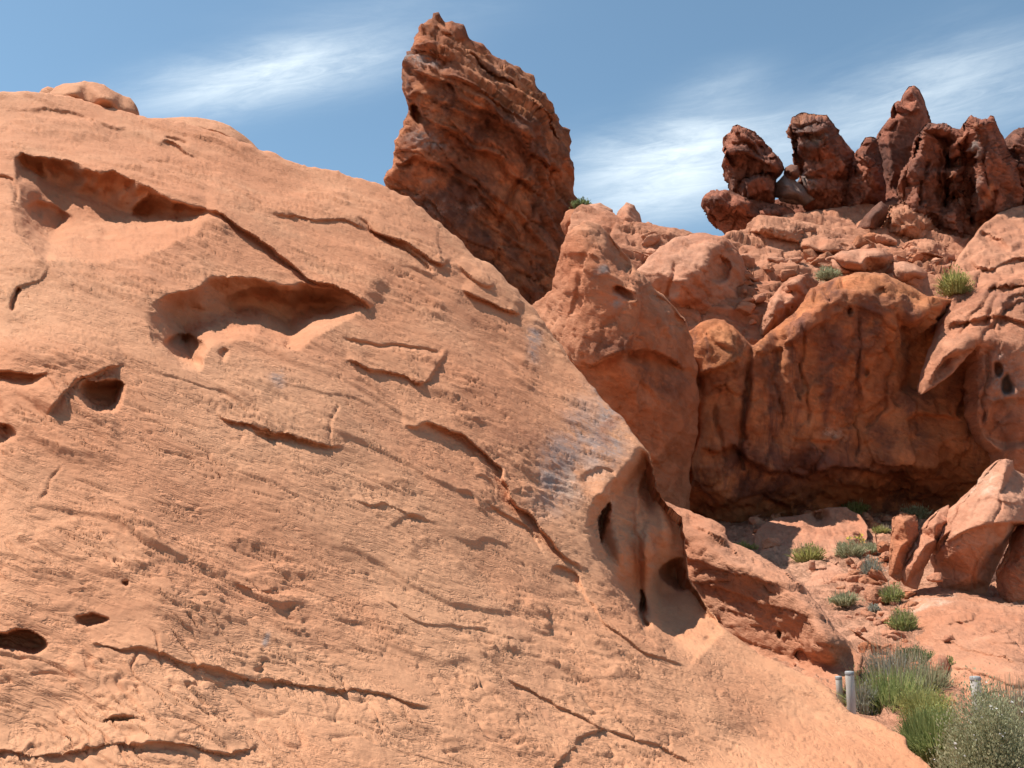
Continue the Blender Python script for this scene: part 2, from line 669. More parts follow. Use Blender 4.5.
# ------------------------------------------------------------------ materials
def rock_mat(name, light, mid, dark, dark_amt=0.25, scale=1.0, bump=0.5, bump_scale=1.0, bed=(24, -8), streak=0.0, band=0.35, grey=(0.30, 0.25, 0.225), sat_dark=None):
    m = bpy.data.materials.new(name)
    m.use_nodes = True
    nt = m.node_tree
    N, L = nt.nodes.new, nt.links.new
    bs = nt.nodes['Principled BSDF']
    bs.inputs['Roughness'].default_value = 0.93
    bs.inputs['Specular IOR Level'].default_value = 0.18
    geo = N('ShaderNodeNewGeometry')
    pos = geo.outputs['Position']
    rot = N('ShaderNodeMapping')
    rot.vector_type = 'POINT'
    rot.inputs['Rotation'].default_value = (R(bed[1]), R(-bed[0]), 0)
    L(pos, rot.inputs['Vector'])

    def noise(vec, sc, det=6, rough=0.6, dist=0.0):
        n = N('ShaderNodeTexNoise')
        n.inputs['Scale'].default_value = sc
        n.inputs['Detail'].default_value = det
        n.inputs['Roughness'].default_value = rough
        n.inputs['Distortion'].default_value = dist
        L(vec, n.inputs['Vector'])
        return n.outputs['Fac']

    def vscale(vec, s):
        n = N('ShaderNodeVectorMath')
        n.operation = 'MULTIPLY'
        n.inputs[1].default_value = s
        L(vec, n.inputs[0])
        return n.outputs[0]

    def ramp(fac, a, b):
        n = N('ShaderNodeMapRange')
        n.interpolation_type = 'SMOOTHSTEP'
        n.inputs['From Min'].default_value = a
        n.inputs['From Max'].default_value = b
        L(fac, n.inputs['Value'])
        return n.outputs['Result']

    def mix(fac, a, b, mode='MIX'):
        n = N('ShaderNodeMix')
        n.data_type = 'RGBA'
        n.blend_type = mode
        if isinstance(fac, float):
            n.inputs['Factor'].default_value = fac
        else:
            L(fac, n.inputs['Factor'])
        for s, v in (('A', a), ('B', b)):
            if isinstance(v, tuple):
                n.inputs[s].default_value = (*v, 1)
            else:
                L(v, n.inputs[s])
        return n.outputs['Result']

    def mul(a, b):
        n = N('ShaderNodeMath')
        n.operation = 'MULTIPLY'
        for i, v in enumerate((a, b)):
            if isinstance(v, (int, float)):
                n.inputs[i].default_value = v
            else:
                L(v, n.inputs[i])
        return n.outputs[0]

    def attr(nm):
        n = N('ShaderNodeAttribute')
        n.attribute_name = nm
        return n.outputs['Fac']

    strat = vscale(rot.outputs[0], (0.35, 0.35, 3.2))
    big = noise(pos, 0.35 / scale, 5, 0.6, 0.4)
    col = mix(ramp(big, 0.36, 0.66), light, mid)
    bandn = noise(strat, 0.9 / scale, 6, 0.65, 0.3)
    bm = ramp(bandn, 0.42, 0.66)
    col = mix(mul(bm, band), col, tuple(0.72 * c for c in mid))
    med = noise(pos, 2.6 / scale, 6, 0.65)
    col = mix(mul(ramp(med, 0.52, 0.72), 0.35), col, tuple(min(1, 1.22 * c) for c in light))
    # dark desert varnish in ragged patches
    vn = noise(pos, 0.55 / scale, 8, 0.68, 0.8)
    vm = ramp(vn, 0.60 - 0.30 * dark_amt, 0.74 - 0.22 * dark_amt)
    col = mix(mul(vm, min(1.0, 0.35 + 0.6 * dark_amt) if dark_amt > 0 else 0.0), col, dark)
    if streak > 0:
        sv = vscale(pos, (1.0, 1.0, 0.09))
        sn = noise(sv, 1.0 / scale, 6, 0.7, 0.5)
        col = mix(mul(ramp(sn, 0.50, 0.66), streak), col, dark)
        sn2 = noise(sv, 0.55 / scale, 4, 0.6, 0.3)
        col = mix(mul(ramp(sn2, 0.56, 0.7), streak * 0.6), col, tuple(min(1, 1.15 * c) for c in light))
    # marked tones: real staining, and some light and shade painted in
    sp = noise(pos, 3.2 / scale, 7, 0.75)
    gm = mul(attr('grey'), ramp(sp, 0.36, 0.60))
    col = mix(gm, col, grey)
    dm = mul(attr('varnish_and_shade'), ramp(noise(pos, 1.3 / scale, 6, 0.7), 0.34, 0.58))
    col = mix(dm, col, dark)
    rm = mul(mul(attr('rust_and_shading'), 0.8), ramp(noise(pos, 0.9 / scale, 6, 0.65), 0.25, 0.60))
    col = mix(rm, col, (0.50, 0.205, 0.102))
    pm = mul(attr('pale'), ramp(sp, 0.40, 0.62))
    col = mix(pm, col, (0.58, 0.375, 0.265))
    grain = noise(pos, 38 / scale, 3, 0.7)
    col = mix(mul(ramp(grain, 0.35, 0.7), 0.16), col, tuple(0.55 * c for c in mid))
    L(col, bs.inputs['Base Color'])
    # bump: broken scales and short cracks along the bedding, pits and grain
    s1 = noise(vscale(rot.outputs[0], (0.8, 0.8, 5.0)), 6.0 * bump_scale / scale, 7, 0.7, 0.5)
    s2 = noise(pos, 16.0 * bump_scale / scale, 7, 0.72)
    cr = noise(vscale(rot.outputs[0], (0.7, 0.7, 5.5)), 4.2 * bump_scale / scale, 4, 0.6, 0.8)
    ab = N('ShaderNodeMath')
    ab.operation = 'ABSOLUTE'
    sb = N('ShaderNodeMath')
    sb.operation = 'SUBTRACT'
    L(cr, sb.inputs[0])
    sb.inputs[1].default_value = 0.5
    L(sb.outputs[0], ab.inputs[0])
    line = ramp(ab.outputs[0], 0.0, 0.075)
    cmask = ramp(noise(pos, 1.6 * bump_scale / scale, 5, 0.65), 0.42, 0.60)
    inv = N('ShaderNodeMath')
    inv.operation = 'SUBTRACT'
    inv.inputs[0].default_value = 1.0
    L(line, inv.inputs[1])
    crack = mul(mul(inv.outputs[0], cmask), -1.7)
    sc = noise(vscale(rot.outputs[0], (1.0, 1.0, 2.5)), 2.6 * bump_scale / scale, 5, 0.6, 0.3)
    plate = ramp(sc, 0.50, 0.535)
    ad = N('ShaderNodeMath')
    ad.operation = 'ADD'
    L(mul(s1, 0.6), ad.inputs[0])
    L(mul(s2, 0.32), ad.inputs[1])
    ad1 = N('ShaderNodeMath')
    ad1.operation = 'ADD'
    L(ad.outputs[0], ad1.inputs[0])
    L(crack, ad1.inputs[1])
    ad2 = N('ShaderNodeMath')
    ad2.operation = 'ADD'
    L(ad1.outputs[0], ad2.inputs[0])
    L(mul(plate, 0.22), ad2.inputs[1])
    bp = N('ShaderNodeBump')
    bp.inputs['Strength'].default_value = bump
    bp.inputs['Distance'].default_value = 0.06 * scale
    L(ad2.outputs[0], bp.inputs['Height'])
    L(bp.outputs[0], bs.inputs['Normal'])
    return m


M_SLICK = rock_mat("slickrock", (0.555, 0.277, 0.151), (0.515, 0.228, 0.119), (0.30, 0.13, 0.078), 0.12, 1.0, 0.36, 1.2, grey=(0.27, 0.22, 0.20), band=0.35)
M_SHOULDER = rock_mat("shoulder_sandstone", (0.49, 0.238, 0.142), (0.45, 0.19, 0.104), (0.26, 0.115, 0.065), 0.2, 1.2, 0.5)
M_CLIFF = rock_mat("cliff_sandstone", (0.57, 0.228, 0.098), (0.48, 0.160, 0.066), (0.165, 0.066, 0.046), 0.42, 1.6, 0.6, 1.4, streak=0.95)
M_BUTT = rock_mat("outcrop_sandstone", (0.51, 0.232, 0.128), (0.45, 0.165, 0.080), (0.20, 0.085, 0.055), 0.25, 1.4, 0.55, 1.3)
M_HILL = rock_mat("hillside_sandstone", (0.51, 0.237, 0.138), (0.45, 0.18, 0.098), (0.20, 0.085, 0.055), 0.3, 1.5, 0.55, 1.3)
M_TOWER = rock_mat("varnished_sandstone", (0.55, 0.222, 0.104), (0.43, 0.145, 0.064), (0.115, 0.056, 0.042), 0.50, 1.7, 0.7, 1.5, bed=(36, 20), streak=0.0, band=0.9)
M_PINN = rock_mat("pinnacle_sandstone", (0.44, 0.175, 0.104), (0.33, 0.115, 0.068), (0.125, 0.064, 0.050), 0.58, 1.8, 0.7, 1.5, grey=(0.25, 0.20, 0.175), band=0.7)
M_BOULDER = rock_mat("boulder_sandstone", (0.53, 0.262, 0.162), (0.47, 0.195, 0.110), (0.22, 0.095, 0.06), 0.22, 1.0, 0.5, 1.2)
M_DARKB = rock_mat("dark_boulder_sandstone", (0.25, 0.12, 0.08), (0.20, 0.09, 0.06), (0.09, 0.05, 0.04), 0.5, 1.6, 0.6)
M_GROUND = rock_mat("red_sand_and_rubble", (0.50, 0.258, 0.160), (0.45, 0.205, 0.122), (0.26, 0.12, 0.075), 0.25, 1.0, 0.7, 1.6, band=0.1)


def leaf_mat(name, c1, c2, rough=0.75, trans=0.42):
    m = bpy.data.materials.new(name)
    m.use_nodes = True
    nt = m.node_tree
    N, L = nt.nodes.new, nt.links.new
    bs = nt.nodes['Principled BSDF']
    bs.inputs['Roughness'].default_value = rough
    bs.inputs['Specular IOR Level'].default_value = 0.2
    geo = N('ShaderNodeNewGeometry')
    mx = N('ShaderNodeMix')
    mx.data_type = 'RGBA'
    mx.inputs['A'].default_value = (*c1, 1)
    mx.inputs['B'].default_value = (*c2, 1)
    L(geo.outputs['Random Per Island'], mx.inputs['Factor'])
    L(mx.outputs['Result'], bs.inputs['Base Color'])
    if trans > 0:
        tr = N('ShaderNodeBsdfTranslucent')
        L(mx.outputs['Result'], tr.inputs['Color'])
        ms = N('ShaderNodeMixShader')
        ms.inputs[0].default_value = trans
        L(bs.outputs[0], ms.inputs[1])
        L(tr.outputs[0], ms.inputs[2])
        L(ms.outputs[0], nt.nodes['Material Output'].inputs['Surface'])
    return m


M_SAGE = leaf_mat("sage_leaves", (0.27, 0.28, 0.15), (0.46, 0.45, 0.28))
M_GREEN = leaf_mat("green_leaves", (0.2, 0.245, 0.075), (0.4, 0.42, 0.17))
M_YELLOW = leaf_mat("yellow_green_leaves", (0.27, 0.27, 0.08), (0.44, 0.41, 0.15))
M_DEEP = leaf_mat("deep_green_leaves", (0.1, 0.14, 0.055), (0.21, 0.25, 0.11))
M_GREYL = leaf_mat("grey_leaves", (0.25, 0.25, 0.2), (0.42, 0.41, 0.33))
M_STRAW = leaf_mat("dry_stalks", (0.36, 0.27, 0.16), (0.50, 0.40, 0.26))
M_TWIG = leaf_mat("twigs", (0.16, 0.115, 0.08), (0.28, 0.21, 0.15))
M_FLOWER = leaf_mat("white_flowers", (0.72, 0.68, 0.66), (0.82, 0.78, 0.74))
M_YFLOWER = leaf_mat("yellow_flowers", (0.60, 0.44, 0.06), (0.70, 0.55, 0.12))


def paint_mat(name, c, rough, wear):
    m = bpy.data.materials.new(name)
    m.use_nodes = True
    nt = m.node_tree
    N, L = nt.nodes.new, nt.links.new
    bs = nt.nodes['Principled BSDF']
    n = N('ShaderNodeTexNoise')
    n.inputs['Scale'].default_value = 9
    n.inputs['Detail'].default_value = 8
    n.inputs['Roughness'].default_value = 0.7
    tc = N('ShaderNodeTexCoord')
    mp = N('ShaderNodeMapping')
    mp.inputs['Scale'].default_value = (1, 1, 0.3)
    L(tc.outputs['Object'], mp.inputs['Vector'])
    L(mp.outputs[0], n.inputs['Vector'])
    mr = N('ShaderNodeMapRange')
    mr.inputs['From Min'].default_value = 0.42
    mr.inputs['From Max'].default_value = 0.68
    L(n.outputs['Fac'], mr.inputs['Value'])
    mx = N('ShaderNodeMix')
    mx.data_type = 'RGBA'
    mx.inputs['A'].default_value = (*c, 1)
    mx.inputs['B'].default_value = (*wear, 1)
    L(mr.outputs[0], mx.inputs['Factor'])
    L(mx.outputs['Result'], bs.inputs['Base Color'])
    bs.inputs['Roughness'].default_value = rough
    return m


M_POST = paint_mat("weathered_grey_paint", (0.58, 0.55, 0.50), 0.6, (0.38, 0.34, 0.29))
M_CAP = paint_mat("dull_metal_cap", (0.30, 0.30, 0.30), 0.5, (0.22, 0.20, 0.18))


# ------------------------------------------------------------------ ground of the wash
def g0(x, y):
    x, y = np.asarray(x, float), np.asarray(y, float)
    t = np.clip((y - 11.0) / 22.0, 0, 1)
    z = 4.1 * (t ** 1.12)
    z = z + 0.25 * sstep(4.5, 9.0, x) * sstep(9, 14, y)
    far = sstep(70, 260, np.hypot(x, y))
    return z * (1 - far) - 2.0 * far


def gd(px, py):
    v = FW + RT * ((px - 512.0) / FPX) + UP * ((384.0 - py) / FPX)
    d = 4.0
    while d < 60:
        p = EYE + v * d
        if p[2] < float(g0(p[0], p[1])):
            return d
        d += 0.05
    return 33.0


def make_ground():
    def axis(lo, hi, step, far):
        a = list(np.arange(lo, hi + step, step))
        s, x = step, hi
        while x < far:
            s *= 1.35
            x += s
            a.append(x)
        s, x = step, lo
        while x > -far:
            s *= 1.35
            x -= s
            a.insert(0, x)
        return np.array(a)
    xs = axis(-1.5, 15.0, 0.05, 3000)
    ys = axis(8.5, 36.0, 0.06, 3000)
    X, Y = np.meshgrid(xs, ys)
    P = np.column_stack([X.ravel(), Y.ravel(), np.zeros(X.size)])
    z = g0(P[:, 0], P[:, 1])
    near = sstep(60, 30, np.hypot(P[:, 0], P[:, 1]))
    wsh = near * sstep(9, 14, P[:, 1])
    t, e = facet(P * 1.1 + 3, 5)
    t2, e2 = facet(P * 3.0 + 3, 6)
    t3, e3 = facet(P * 6.0 + 3, 7)
    z = z + near * 0.05 * fbm(P * 0.9, 4, 40) + wsh * (0.12 * fbm(P * 0.7, 4, 41) + 0.10 * t + 0.06 * t2 + 0.02 * t3 - 0.08 * sstep(0.1, 0, e2) + 0.02 * fbm(P * 7, 3, 42, 0.6))
    V = np.column_stack([P[:, 0], P[:, 1], z])
    ny, nx = X.shape
    j, i = np.meshgrid(np.arange(ny - 1), np.arange(nx - 1), indexing='ij')
    a = (j * nx + i).ravel()
    F = np.stack([a, a + 1, a + nx + 1, a + nx], 1)
    o = mesh_obj("ground", V, F, M_GROUND)
    tag(o, kind='structure')


make_ground()

# ------------------------------------------------------------------ the big slickrock slope in front
SL_OUT = [(-40, 800, 4.6), (-40, 92, 16.2), (0, 91.5, 16.2), (41, 92, 16.2), (74, 98, 16.3), (111, 108, 16.4), (137, 115, 16.5), (197, 126, 16.6), (236, 140, 16.7), (260, 149, 16.7),
          (282, 157, 16.8), (297, 164, 16.8), (326, 169, 16.9), (367, 180, 16.9), (388, 187, 16.9), (402, 193, 16.9), (417, 205, 16.8), (429, 215, 16.7), (441, 225, 16.6), (455, 236, 16.5),
          (467, 247, 16.3), (476, 257, 16.2), (490, 263, 16.2), (505, 277, 16.0), (517, 290, 15.9), (534, 309, 15.7), (549, 331, 15.4), (561, 347, 15.2), (572, 363, 14.9), (590, 382, 14.6),
          (600, 395, 14.4), (614, 409, 14.2), (629, 427, 13.9), (640, 442, 13.6), (651, 455, 13.4), (653, 467, 13.4), (657, 488, 13.4), (669, 506, 13.3), (681, 516, 13.3), (686, 546, 13.1), (689, 579, 12.8),
          (702, 599, 12.5), (722, 626, 12.1), (759, 654, 11.6), (786, 667, 11.3), (812, 677, 11.1), (830, 689, 10.9), (843, 703, 10.7), (854, 714, 10.5), (880, 723, 10.1), (906, 737, 9.6), (908, 748, 9.4),
          (918, 756, 9.2), (932, 768, 9.0), (950, 800, 8.4), (870, 800, 8.0), (750, 800, 7.4), (600, 800, 6.6), (450, 800, 5.8), (300, 800, 5.2), (150, 800, 4.8)]
SL_PTS = [(0, 600, 5.65), (0, 450, 6.9), (0, 350, 8.1), (0, 250, 10.0), (0, 160, 12.8), (150, 650, 5.8), (150, 500, 7.1), (150, 380, 8.6), (150, 260, 10.9), (130, 170, 13.6),
          (300, 680, 6.3), (300, 560, 7.5), (300, 440, 9.0), (300, 330, 11.1), (290, 230, 13.8), (400, 250, 14.6), (430, 330, 12.9), (430, 420, 10.9), (430, 540, 8.9), (430, 660, 7.3),
          (520, 360, 14.0), (540, 420, 12.8), (530, 500, 11.0), (540, 600, 9.4), (560, 700, 7.8), (600, 440, 13.1), (580, 500, 11.9), (597, 497, 11.75), (592, 545, 10.95), (612, 580, 10.55), (640, 616, 10.15), (668, 650, 9.8), (720, 705, 9.1),
          (625, 487, 12.1), (640, 470, 12.8), (612, 535, 12.1), (632, 590, 12.0), (645, 540, 12.2), (655, 500, 12.7), (650, 612, 12.0), (668, 575, 12.9), (684, 560, 12.95), (690, 600, 12.4), (668, 622, 11.7), (690, 640, 11.0),
          (705, 655, 10.7), (740, 690, 10.3), (790, 720, 10.0), (700, 750, 8.3), (800, 770, 8.4), (850, 745, 9.3)]

STEPK, SOFTK = 0.38, 1.0
SL_FEATS = [
    # great alcove high on the left, its floor, and the long lip running down from it
    f_hollow([(13, 208), (18, 168), (30, 158), (67, 164), (104, 175), (130, 186), (160, 199), (182, 201), (193, 210), (218, 219)],
             [(13, 208), (22, 240), (42, 262), (92, 262), (140, 258), (180, 240), (218, 219)], 1.75, 38, 46, 4.0),
    f_hollow([(20, 215), (40, 200), (70, 218), (90, 228)], [(20, 215), (35, 240), (60, 246), (90, 228)], 0.45, 18, 20),
    f_bump(62, 190, 55, 22, 0.22, 15),
    f_hollow([(128, 228), (140, 206), (160, 199), (185, 203), (215, 219)], [(128, 228), (150, 232), (190, 229), (215, 219)], 0.35, 14, 14),
    f_step([(205, 214), (222, 217), (237, 229), (260, 242), (286, 260), (308, 279), (334, 286), (356, 297), (372, 309)], 0.80, 32, 0.3, 14, 1.6, 0.08, 1.5),
    f_bump(221, 224, 9, 10, 0.14),
    # bowl under the lip
    f_hollow([(139, 314), (163, 297), (193, 292), (204, 277), (226, 274), (260, 279), (297, 286), (330, 287), (360, 297), (369, 309)],
             [(139, 314), (150, 336), (158, 352), (171, 364), (193, 374), (203, 368), (206, 350), (223, 345), (245, 343), (267, 346), (291, 354), (315, 340), (345, 323), (369, 309)], 1.25, 46, 36, 3.5),
    f_hollow([(160, 345), (178, 337), (196, 342), (205, 352)], [(160, 345), (172, 362), (192, 372), (202, 368), (205, 352)], 0.42, 8, 8),
    f_hollow([(214, 356), (222, 350), (229, 353)], [(214, 356), (222, 366), (229, 358)], 0.10, 5, 5),
    f_hollow([(215, 300), (250, 288), (300, 292), (350, 302)], [(215, 300), (240, 330), (290, 338), (350, 310)], 0.30, 14, 12),
    # round hole and the arm of rock beside it
    f_hollow([(75, 406), (79, 389), (100, 382), (122, 383), (125, 396)], [(75, 406), (85, 415), (100, 421), (117, 414), (125, 396)], 0.60, 18, 10, 1.0),
    f_step([(48, 421), (60, 405), (74, 388), (95, 375), (124, 366)], 0.40, 42, 0.3, 8, 1.2, 0.12, 1.5),
    f_bump(45, 350, 60, 22, 0.22, 5, 1.3),
    f_hollow([(-20, 382), (20, 377), (48, 380)], [(-20, 395), (0, 393), (30, 390), (48, 381)], 0.22, 4, 8),
    f_hollow([(-30, 416), (5, 424), (17, 436)], [(-30, 450), (5, 444), (17, 436)], 0.35, 5, 8),
    # left edge blocks
    f_step([(-20, 224), (18, 234), (38, 254), (48, 264)][::-1], 0.22, 30, 0.4, 8, 1.5, 0.1),
    f_crack([(-10, 175), (13, 179), (17, 200)], 0.19, 2),
    f_step([(14, 300), (18, 286), (41, 279), (51, 270)], 0.13, 25, 0.5, 8),
    f_crack([(18, 286), (16, 300), (14, 310)], 0.19, 2),
    f_step([(3, 108), (33, 107), (70, 112), (111, 127), (137, 131)], 0.22, 13, 0.3, 10),
    # small hollows high up
    f_hollow([(156, 142), (175, 143), (208, 163)], [(156, 142), (168, 155), (190, 159), (208, 163)], 0.26, 4, 10),
    f_step([(142, 160), (152, 157), (168, 158), (170, 150)], 0.14, 15, 0.5, 6),
    f_crack([(165, 138), (190, 144)], 0.15, 1.6),
    # ledges toward the skyline
    f_step([(265, 214), (300, 221), (338, 224), (370, 231), (385, 236)], 0.28, 16, 0.6, 6),
    f_step([(366, 229), (397, 243), (429, 263), (441, 269), (450, 262)], 0.46, 22, 0.5, 8),
    f_crack([(355, 222), (375, 233), (397, 247), (430, 275)], 0.19, 2.0),
    f_step([(395, 262), (420, 274), (437, 280)], 0.10, 12, 0.5, 6),
    f_step([(455, 270), (467, 280), (487, 288), (492, 283)], 0.30, 18, 0.5, 8),
    f_step([(460, 292), (487, 304), (505, 311), (520, 317)], 0.50, 26, 0.5, 10),
    f_step([(440, 255), (445, 262), (447, 275)][::-1], 0.14, 20, 0.4, 6),
    f_step([(470, 252), (477, 262), (478, 270)][::-1], 0.14, 20, 0.4, 6),
    f_step([(512, 296), (530, 304), (545, 328)][::-1], 0.10, 12, 0.5, 8),
    f_step([(345, 243), (380, 262), (430, 290), (480, 310)], 0.07, 14, 0.5, 6),
    # raised scale in the middle
    f_step([(343, 359), (370, 367), (397, 370), (423, 385), (444, 362), (446, 352)], 0.30, 17, 0.4, 8, 1.2, 0.1, 2.5),
    f_crack([(343, 342), (367, 345), (400, 348), (443, 356)], 0.10, 1.6),
    # lens shaped crack
    f_step([(216, 414), (245, 421), (278, 431), (308, 440), (344, 447)], 0.26, 16, 0.5, 8),
    f_hollow([(246, 428), (275, 432), (310, 443), (342, 446)], [(246, 428), (262, 436), (290, 444), (320, 449), (342, 446)], 0.14, 3, 6),
    f_crack([(334, 408), (328, 425), (333, 444)], 0.05, 1.6),
    f_step([(245, 372), (290, 388), (340, 397), (372, 408)], 0.06, 14, 0.6, 6),
    f_step([(128, 358), (170, 378), (215, 390), (243, 402)], 0.06, 14, 0.6, 6),
    f_crack([(63, 466), (58, 474), (50, 484), (48, 492), (41, 502)], 0.03, 1.2, 4.0),
    f_step([(75, 440), (95, 450), (101, 455)], 0.06, 10, 0.6, 6),
    # long dark lip of the shoulder, the crack below it
    f_step([(402, 425), (416, 421), (440, 423), (462, 432), (490, 460), (510, 484), (533, 517), (550, 540), (580, 574)], 0.62, 42, 0.2, 12, 2.0, 0.2, 3.5),
    f_step([(575, 574), (598, 614), (626, 640), (648, 656), (690, 668)], 0.15, 30, 0.5, 8, 1.2, 0.1, 2.0),
    f_hollow([(478, 480), (484, 477), (500, 486)], [(478, 480), (482, 488), (500, 492), (500, 486)], 0.06, 3, 4),
    f_hollow([(474, 494), (500, 505), (520, 520), (540, 545), (548, 562)], [(474, 494), (490, 510), (515, 535), (548, 562)], 0.10, 4, 12),
    f_hollow([(552, 572), (560, 566), (578, 576), (580, 590)], [(552, 572), (562, 584), (580, 592), (580, 590)], 0.12, 4, 6),
    # lower cracks
    f_step([(92, 645), (131, 648), (175, 662), (223, 672), (267, 681), (304, 684), (324, 688), (359, 691), (389, 695), (431, 710)], 0.12, 17, 0.5, 6, 1.2, 0.05, 2.0),
    f_step([(-20, 755), (0, 757), (30, 761), (59, 761), (89, 757), (142, 755), (178, 756), (214, 757), (256, 753)], 0.12, 13, 0.5, 8, 1.2, 0.05, 2.5),
    f_hollow([(96, 727), (112, 723), (141, 724)], [(96, 727), (115, 730), (141, 724)], 0.08, 3, 3),
    f_hollow([(72, 616), (92, 609), (110, 615)], [(72, 616), (90, 623), (110, 619), (110, 615)], 0.14, 4, 5),
    f_hollow([(-20, 634), (0, 633), (20, 628), (38, 632), (50, 645)], [(-20, 652), (0, 653), (25, 656), (41, 657), (50, 645)], 0.34, 5, 8),
    f_hollow([(120, 585), (125, 583), (130, 586)], [(120, 585), (125, 590), (130, 586)], 0.08, 2, 3),
    f_step([(235, 580), (250, 590), (265, 589), (280, 583)], 0.07, 10, 0.6, 6),
    f_step([(505, 676), (530, 688), (555, 702), (585, 718), (606, 730), (640, 742), (700, 766)], 0.13, 22, 0.5, 6, 1.2, 0.06, 2.0),
    f_step([(552, 790), (556, 766), (576, 748), (580, 735), (606, 730)], 0.16, 22, 0.4, 8, 1.2, 0.05, 2.5),
    f_step([(528, 596), (545, 611), (549, 634)][::-1], 0.16, 20, 0.4, 8),
    f_step([(370, 590), (420, 620), (460, 630), (535, 642)], 0.06, 14, 0.6, 6),
    f_step([(352, 500), (392, 508), (425, 522)], 0.09, 12, 0.6, 6),
    f_step([(385, 530), (410, 515), (440, 530)], 0.06, 12, 0.6, 6),
    f_step([(452, 490), (470, 494), (480, 508)], 0.08, 12, 0.6, 6),
    f_bump(520, 610, 30, 40, 0.10, 30),
    f_bump(170, 600, 80, 30, 0.08, 20),
    # fluted flank: columns, slots and a window
    f_drop([(640, 446), (634, 462), (622, 478), (606, 494), (594, 508), (593, 545), (611, 577), (638, 615), (660, 640), (690, 668)], 1.15, 50, 6.0),
    f_drop([(636, 468), (640, 520), (646, 570), (650, 610)], 0.22, 22, 4.0), f_drop([(660, 490), (664, 520), (666, 548)], 0.15, 14, 4.0),
    f_hollow([(594, 540), (594, 514), (600, 508), (605, 520)], [(594, 540), (598, 552), (604, 545), (605, 520)], 0.55, 8, 6, 5.0),
    f_hollow([(642, 618), (644, 590), (650, 596), (656, 614)], [(642, 618), (650, 630), (660, 628), (656, 614)], 0.7, 8, 6, 5.0),
    f_hollow([(664, 572), (670, 553), (684, 558), (687, 575)], [(664, 572), (672, 584), (684, 590), (687, 575)], 0.6, 9, 6, 5.0),
    f_bump(648, 560, 7, 60, 0.62, -6),
    f_bump(616, 540, 12, 45, 0.50, -14),
    f_bump(661, 530, 7, 30, 0.22, 0),
    f_hollow([(636, 520), (640, 478), (650, 470), (655, 500)], [(636, 520), (640, 540), (650, 530), (655, 500)], 0.25, 5, 8),
    f_hollow([(580, 480), (595, 468), (612, 470), (616, 490)], [(580, 480), (590, 493), (606, 496), (616, 490)], 0.10, 6, 6),
    f_step([(760, 700), (800, 712), (850, 735), (880, 752)], 0.07, 14, 0.5, 6),
    f_step([(780, 690), (810, 702), (835, 712)], 0.07, 10, 0.5, 6),
    f_hollow([(698, 640), (705, 636), (714, 640)], [(698, 640), (706, 644), (714, 640)], 0.08, 3, 3),
]
STEPK, SOFTK = 1.0, 1.0
relief("slickrock_slope", SL_OUT, SL_PTS, M_SLICK, step=1.45, blur=11, rim=9, rimk=1.0, back=6.0, rough=2.2, feats=SL_FEATS, disp=d_slick,
       kind='structure', seed=1, backdrop=0.35,
       stains_and_shading={'grey': [blob(565, 455, 22, 55, 20), blob(600, 440, 30, 30), blob(553, 470, 14, 40), blob(535, 345, 10, 16), blob(610, 410, 20, 25), blob(275, 380, 10, 6), blob(265, 637, 5, 4)],
               'pale': [blob(575, 490, 14, 24, 30), blob(600, 500, 9, 18)],
               'rust_and_shading': [blob(120, 200, 260, 90, 15), blob(330, 260, 200, 70, 35), blob(480, 360, 120, 60, 45), blob(645, 555, 45, 95), blob(640, 540, 40, 80), blob(60, 400, 120, 70), blob(250, 320, 120, 45), blob(110, 200, 110, 50), blob(200, 160, 260, 60, 25), blob(400, 280, 160, 70, 40)],  # the two flank blobs paint its shade; alcove blobs redden the hollows
               'varnish_and_shade': [blob(650, 520, 7, 50), blob(610, 425, 10, 20, 30), blob(520, 440, 30, 8, 40)]})  # the tall flank blob is shade painted into the hollow between columns

# ------------------------------------------------------------------ rounded outcrop behind the slope's foot
relief("slickrock_shoulder", [(630, 500, 18.45), (660, 497, 18.45), (680, 508, 18.18), (700, 515, 17.82), (725, 527, 17.46), (729, 541, 16.92), (757, 554, 16.38), (791, 574, 15.84), (808, 591, 15.39), (828, 618, 14.76),
                              (848, 642, 14.22), (863, 656, 13.86), (861, 672, 13.68), (845, 690, 13.14), (820, 720, 12.42), (700, 720, 12.60), (640, 640, 14.40)],
       [(690, 540, 16.74), (715, 548, 16.20), (744, 569, 15.48), (770, 577, 15.21), (791, 588, 14.85), (814, 615, 14.13), (828, 642, 13.50), (690, 580, 16.65), (730, 600, 16.11), (770, 620, 15.48), (795, 635, 15.03), (705, 632, 16.20),
        (760, 655, 15.48), (800, 660, 14.85), (838, 668, 14.04), (780, 680, 14.76)],
       M_SHOULDER, step=1.6, blur=4, rim=6, back=2.5, rough=2.0, disp=mk_disp(0.10, 2.0, 0.12, 0.9, 0.05, 0.8, 0.10, 2.8, bedding(14, -10), 0.025, 100, 0.04), kind='structure', seed=3,
       feats=[f_step([(680, 516), (724, 527), (727, 533), (690, 536)], 0.1, 10, 0.5, 6), f_step([(690, 527), (727, 545), (745, 556)], 0.12, 10, 0.5, 6),
              f_hollow([(795, 656), (803, 650), (815, 656)], [(795, 656), (806, 662), (815, 658), (815, 656)], 0.4, 3, 4), f_hollow([(780, 632), (784, 628), (787, 634)], [(780, 632), (784, 640), (787, 634)], 0.3, 2, 3),
              f_step([(760, 560), (790, 580), (812, 602), (830, 632)], 0.15, 12, 0.5, 8)], backdrop=0.6)

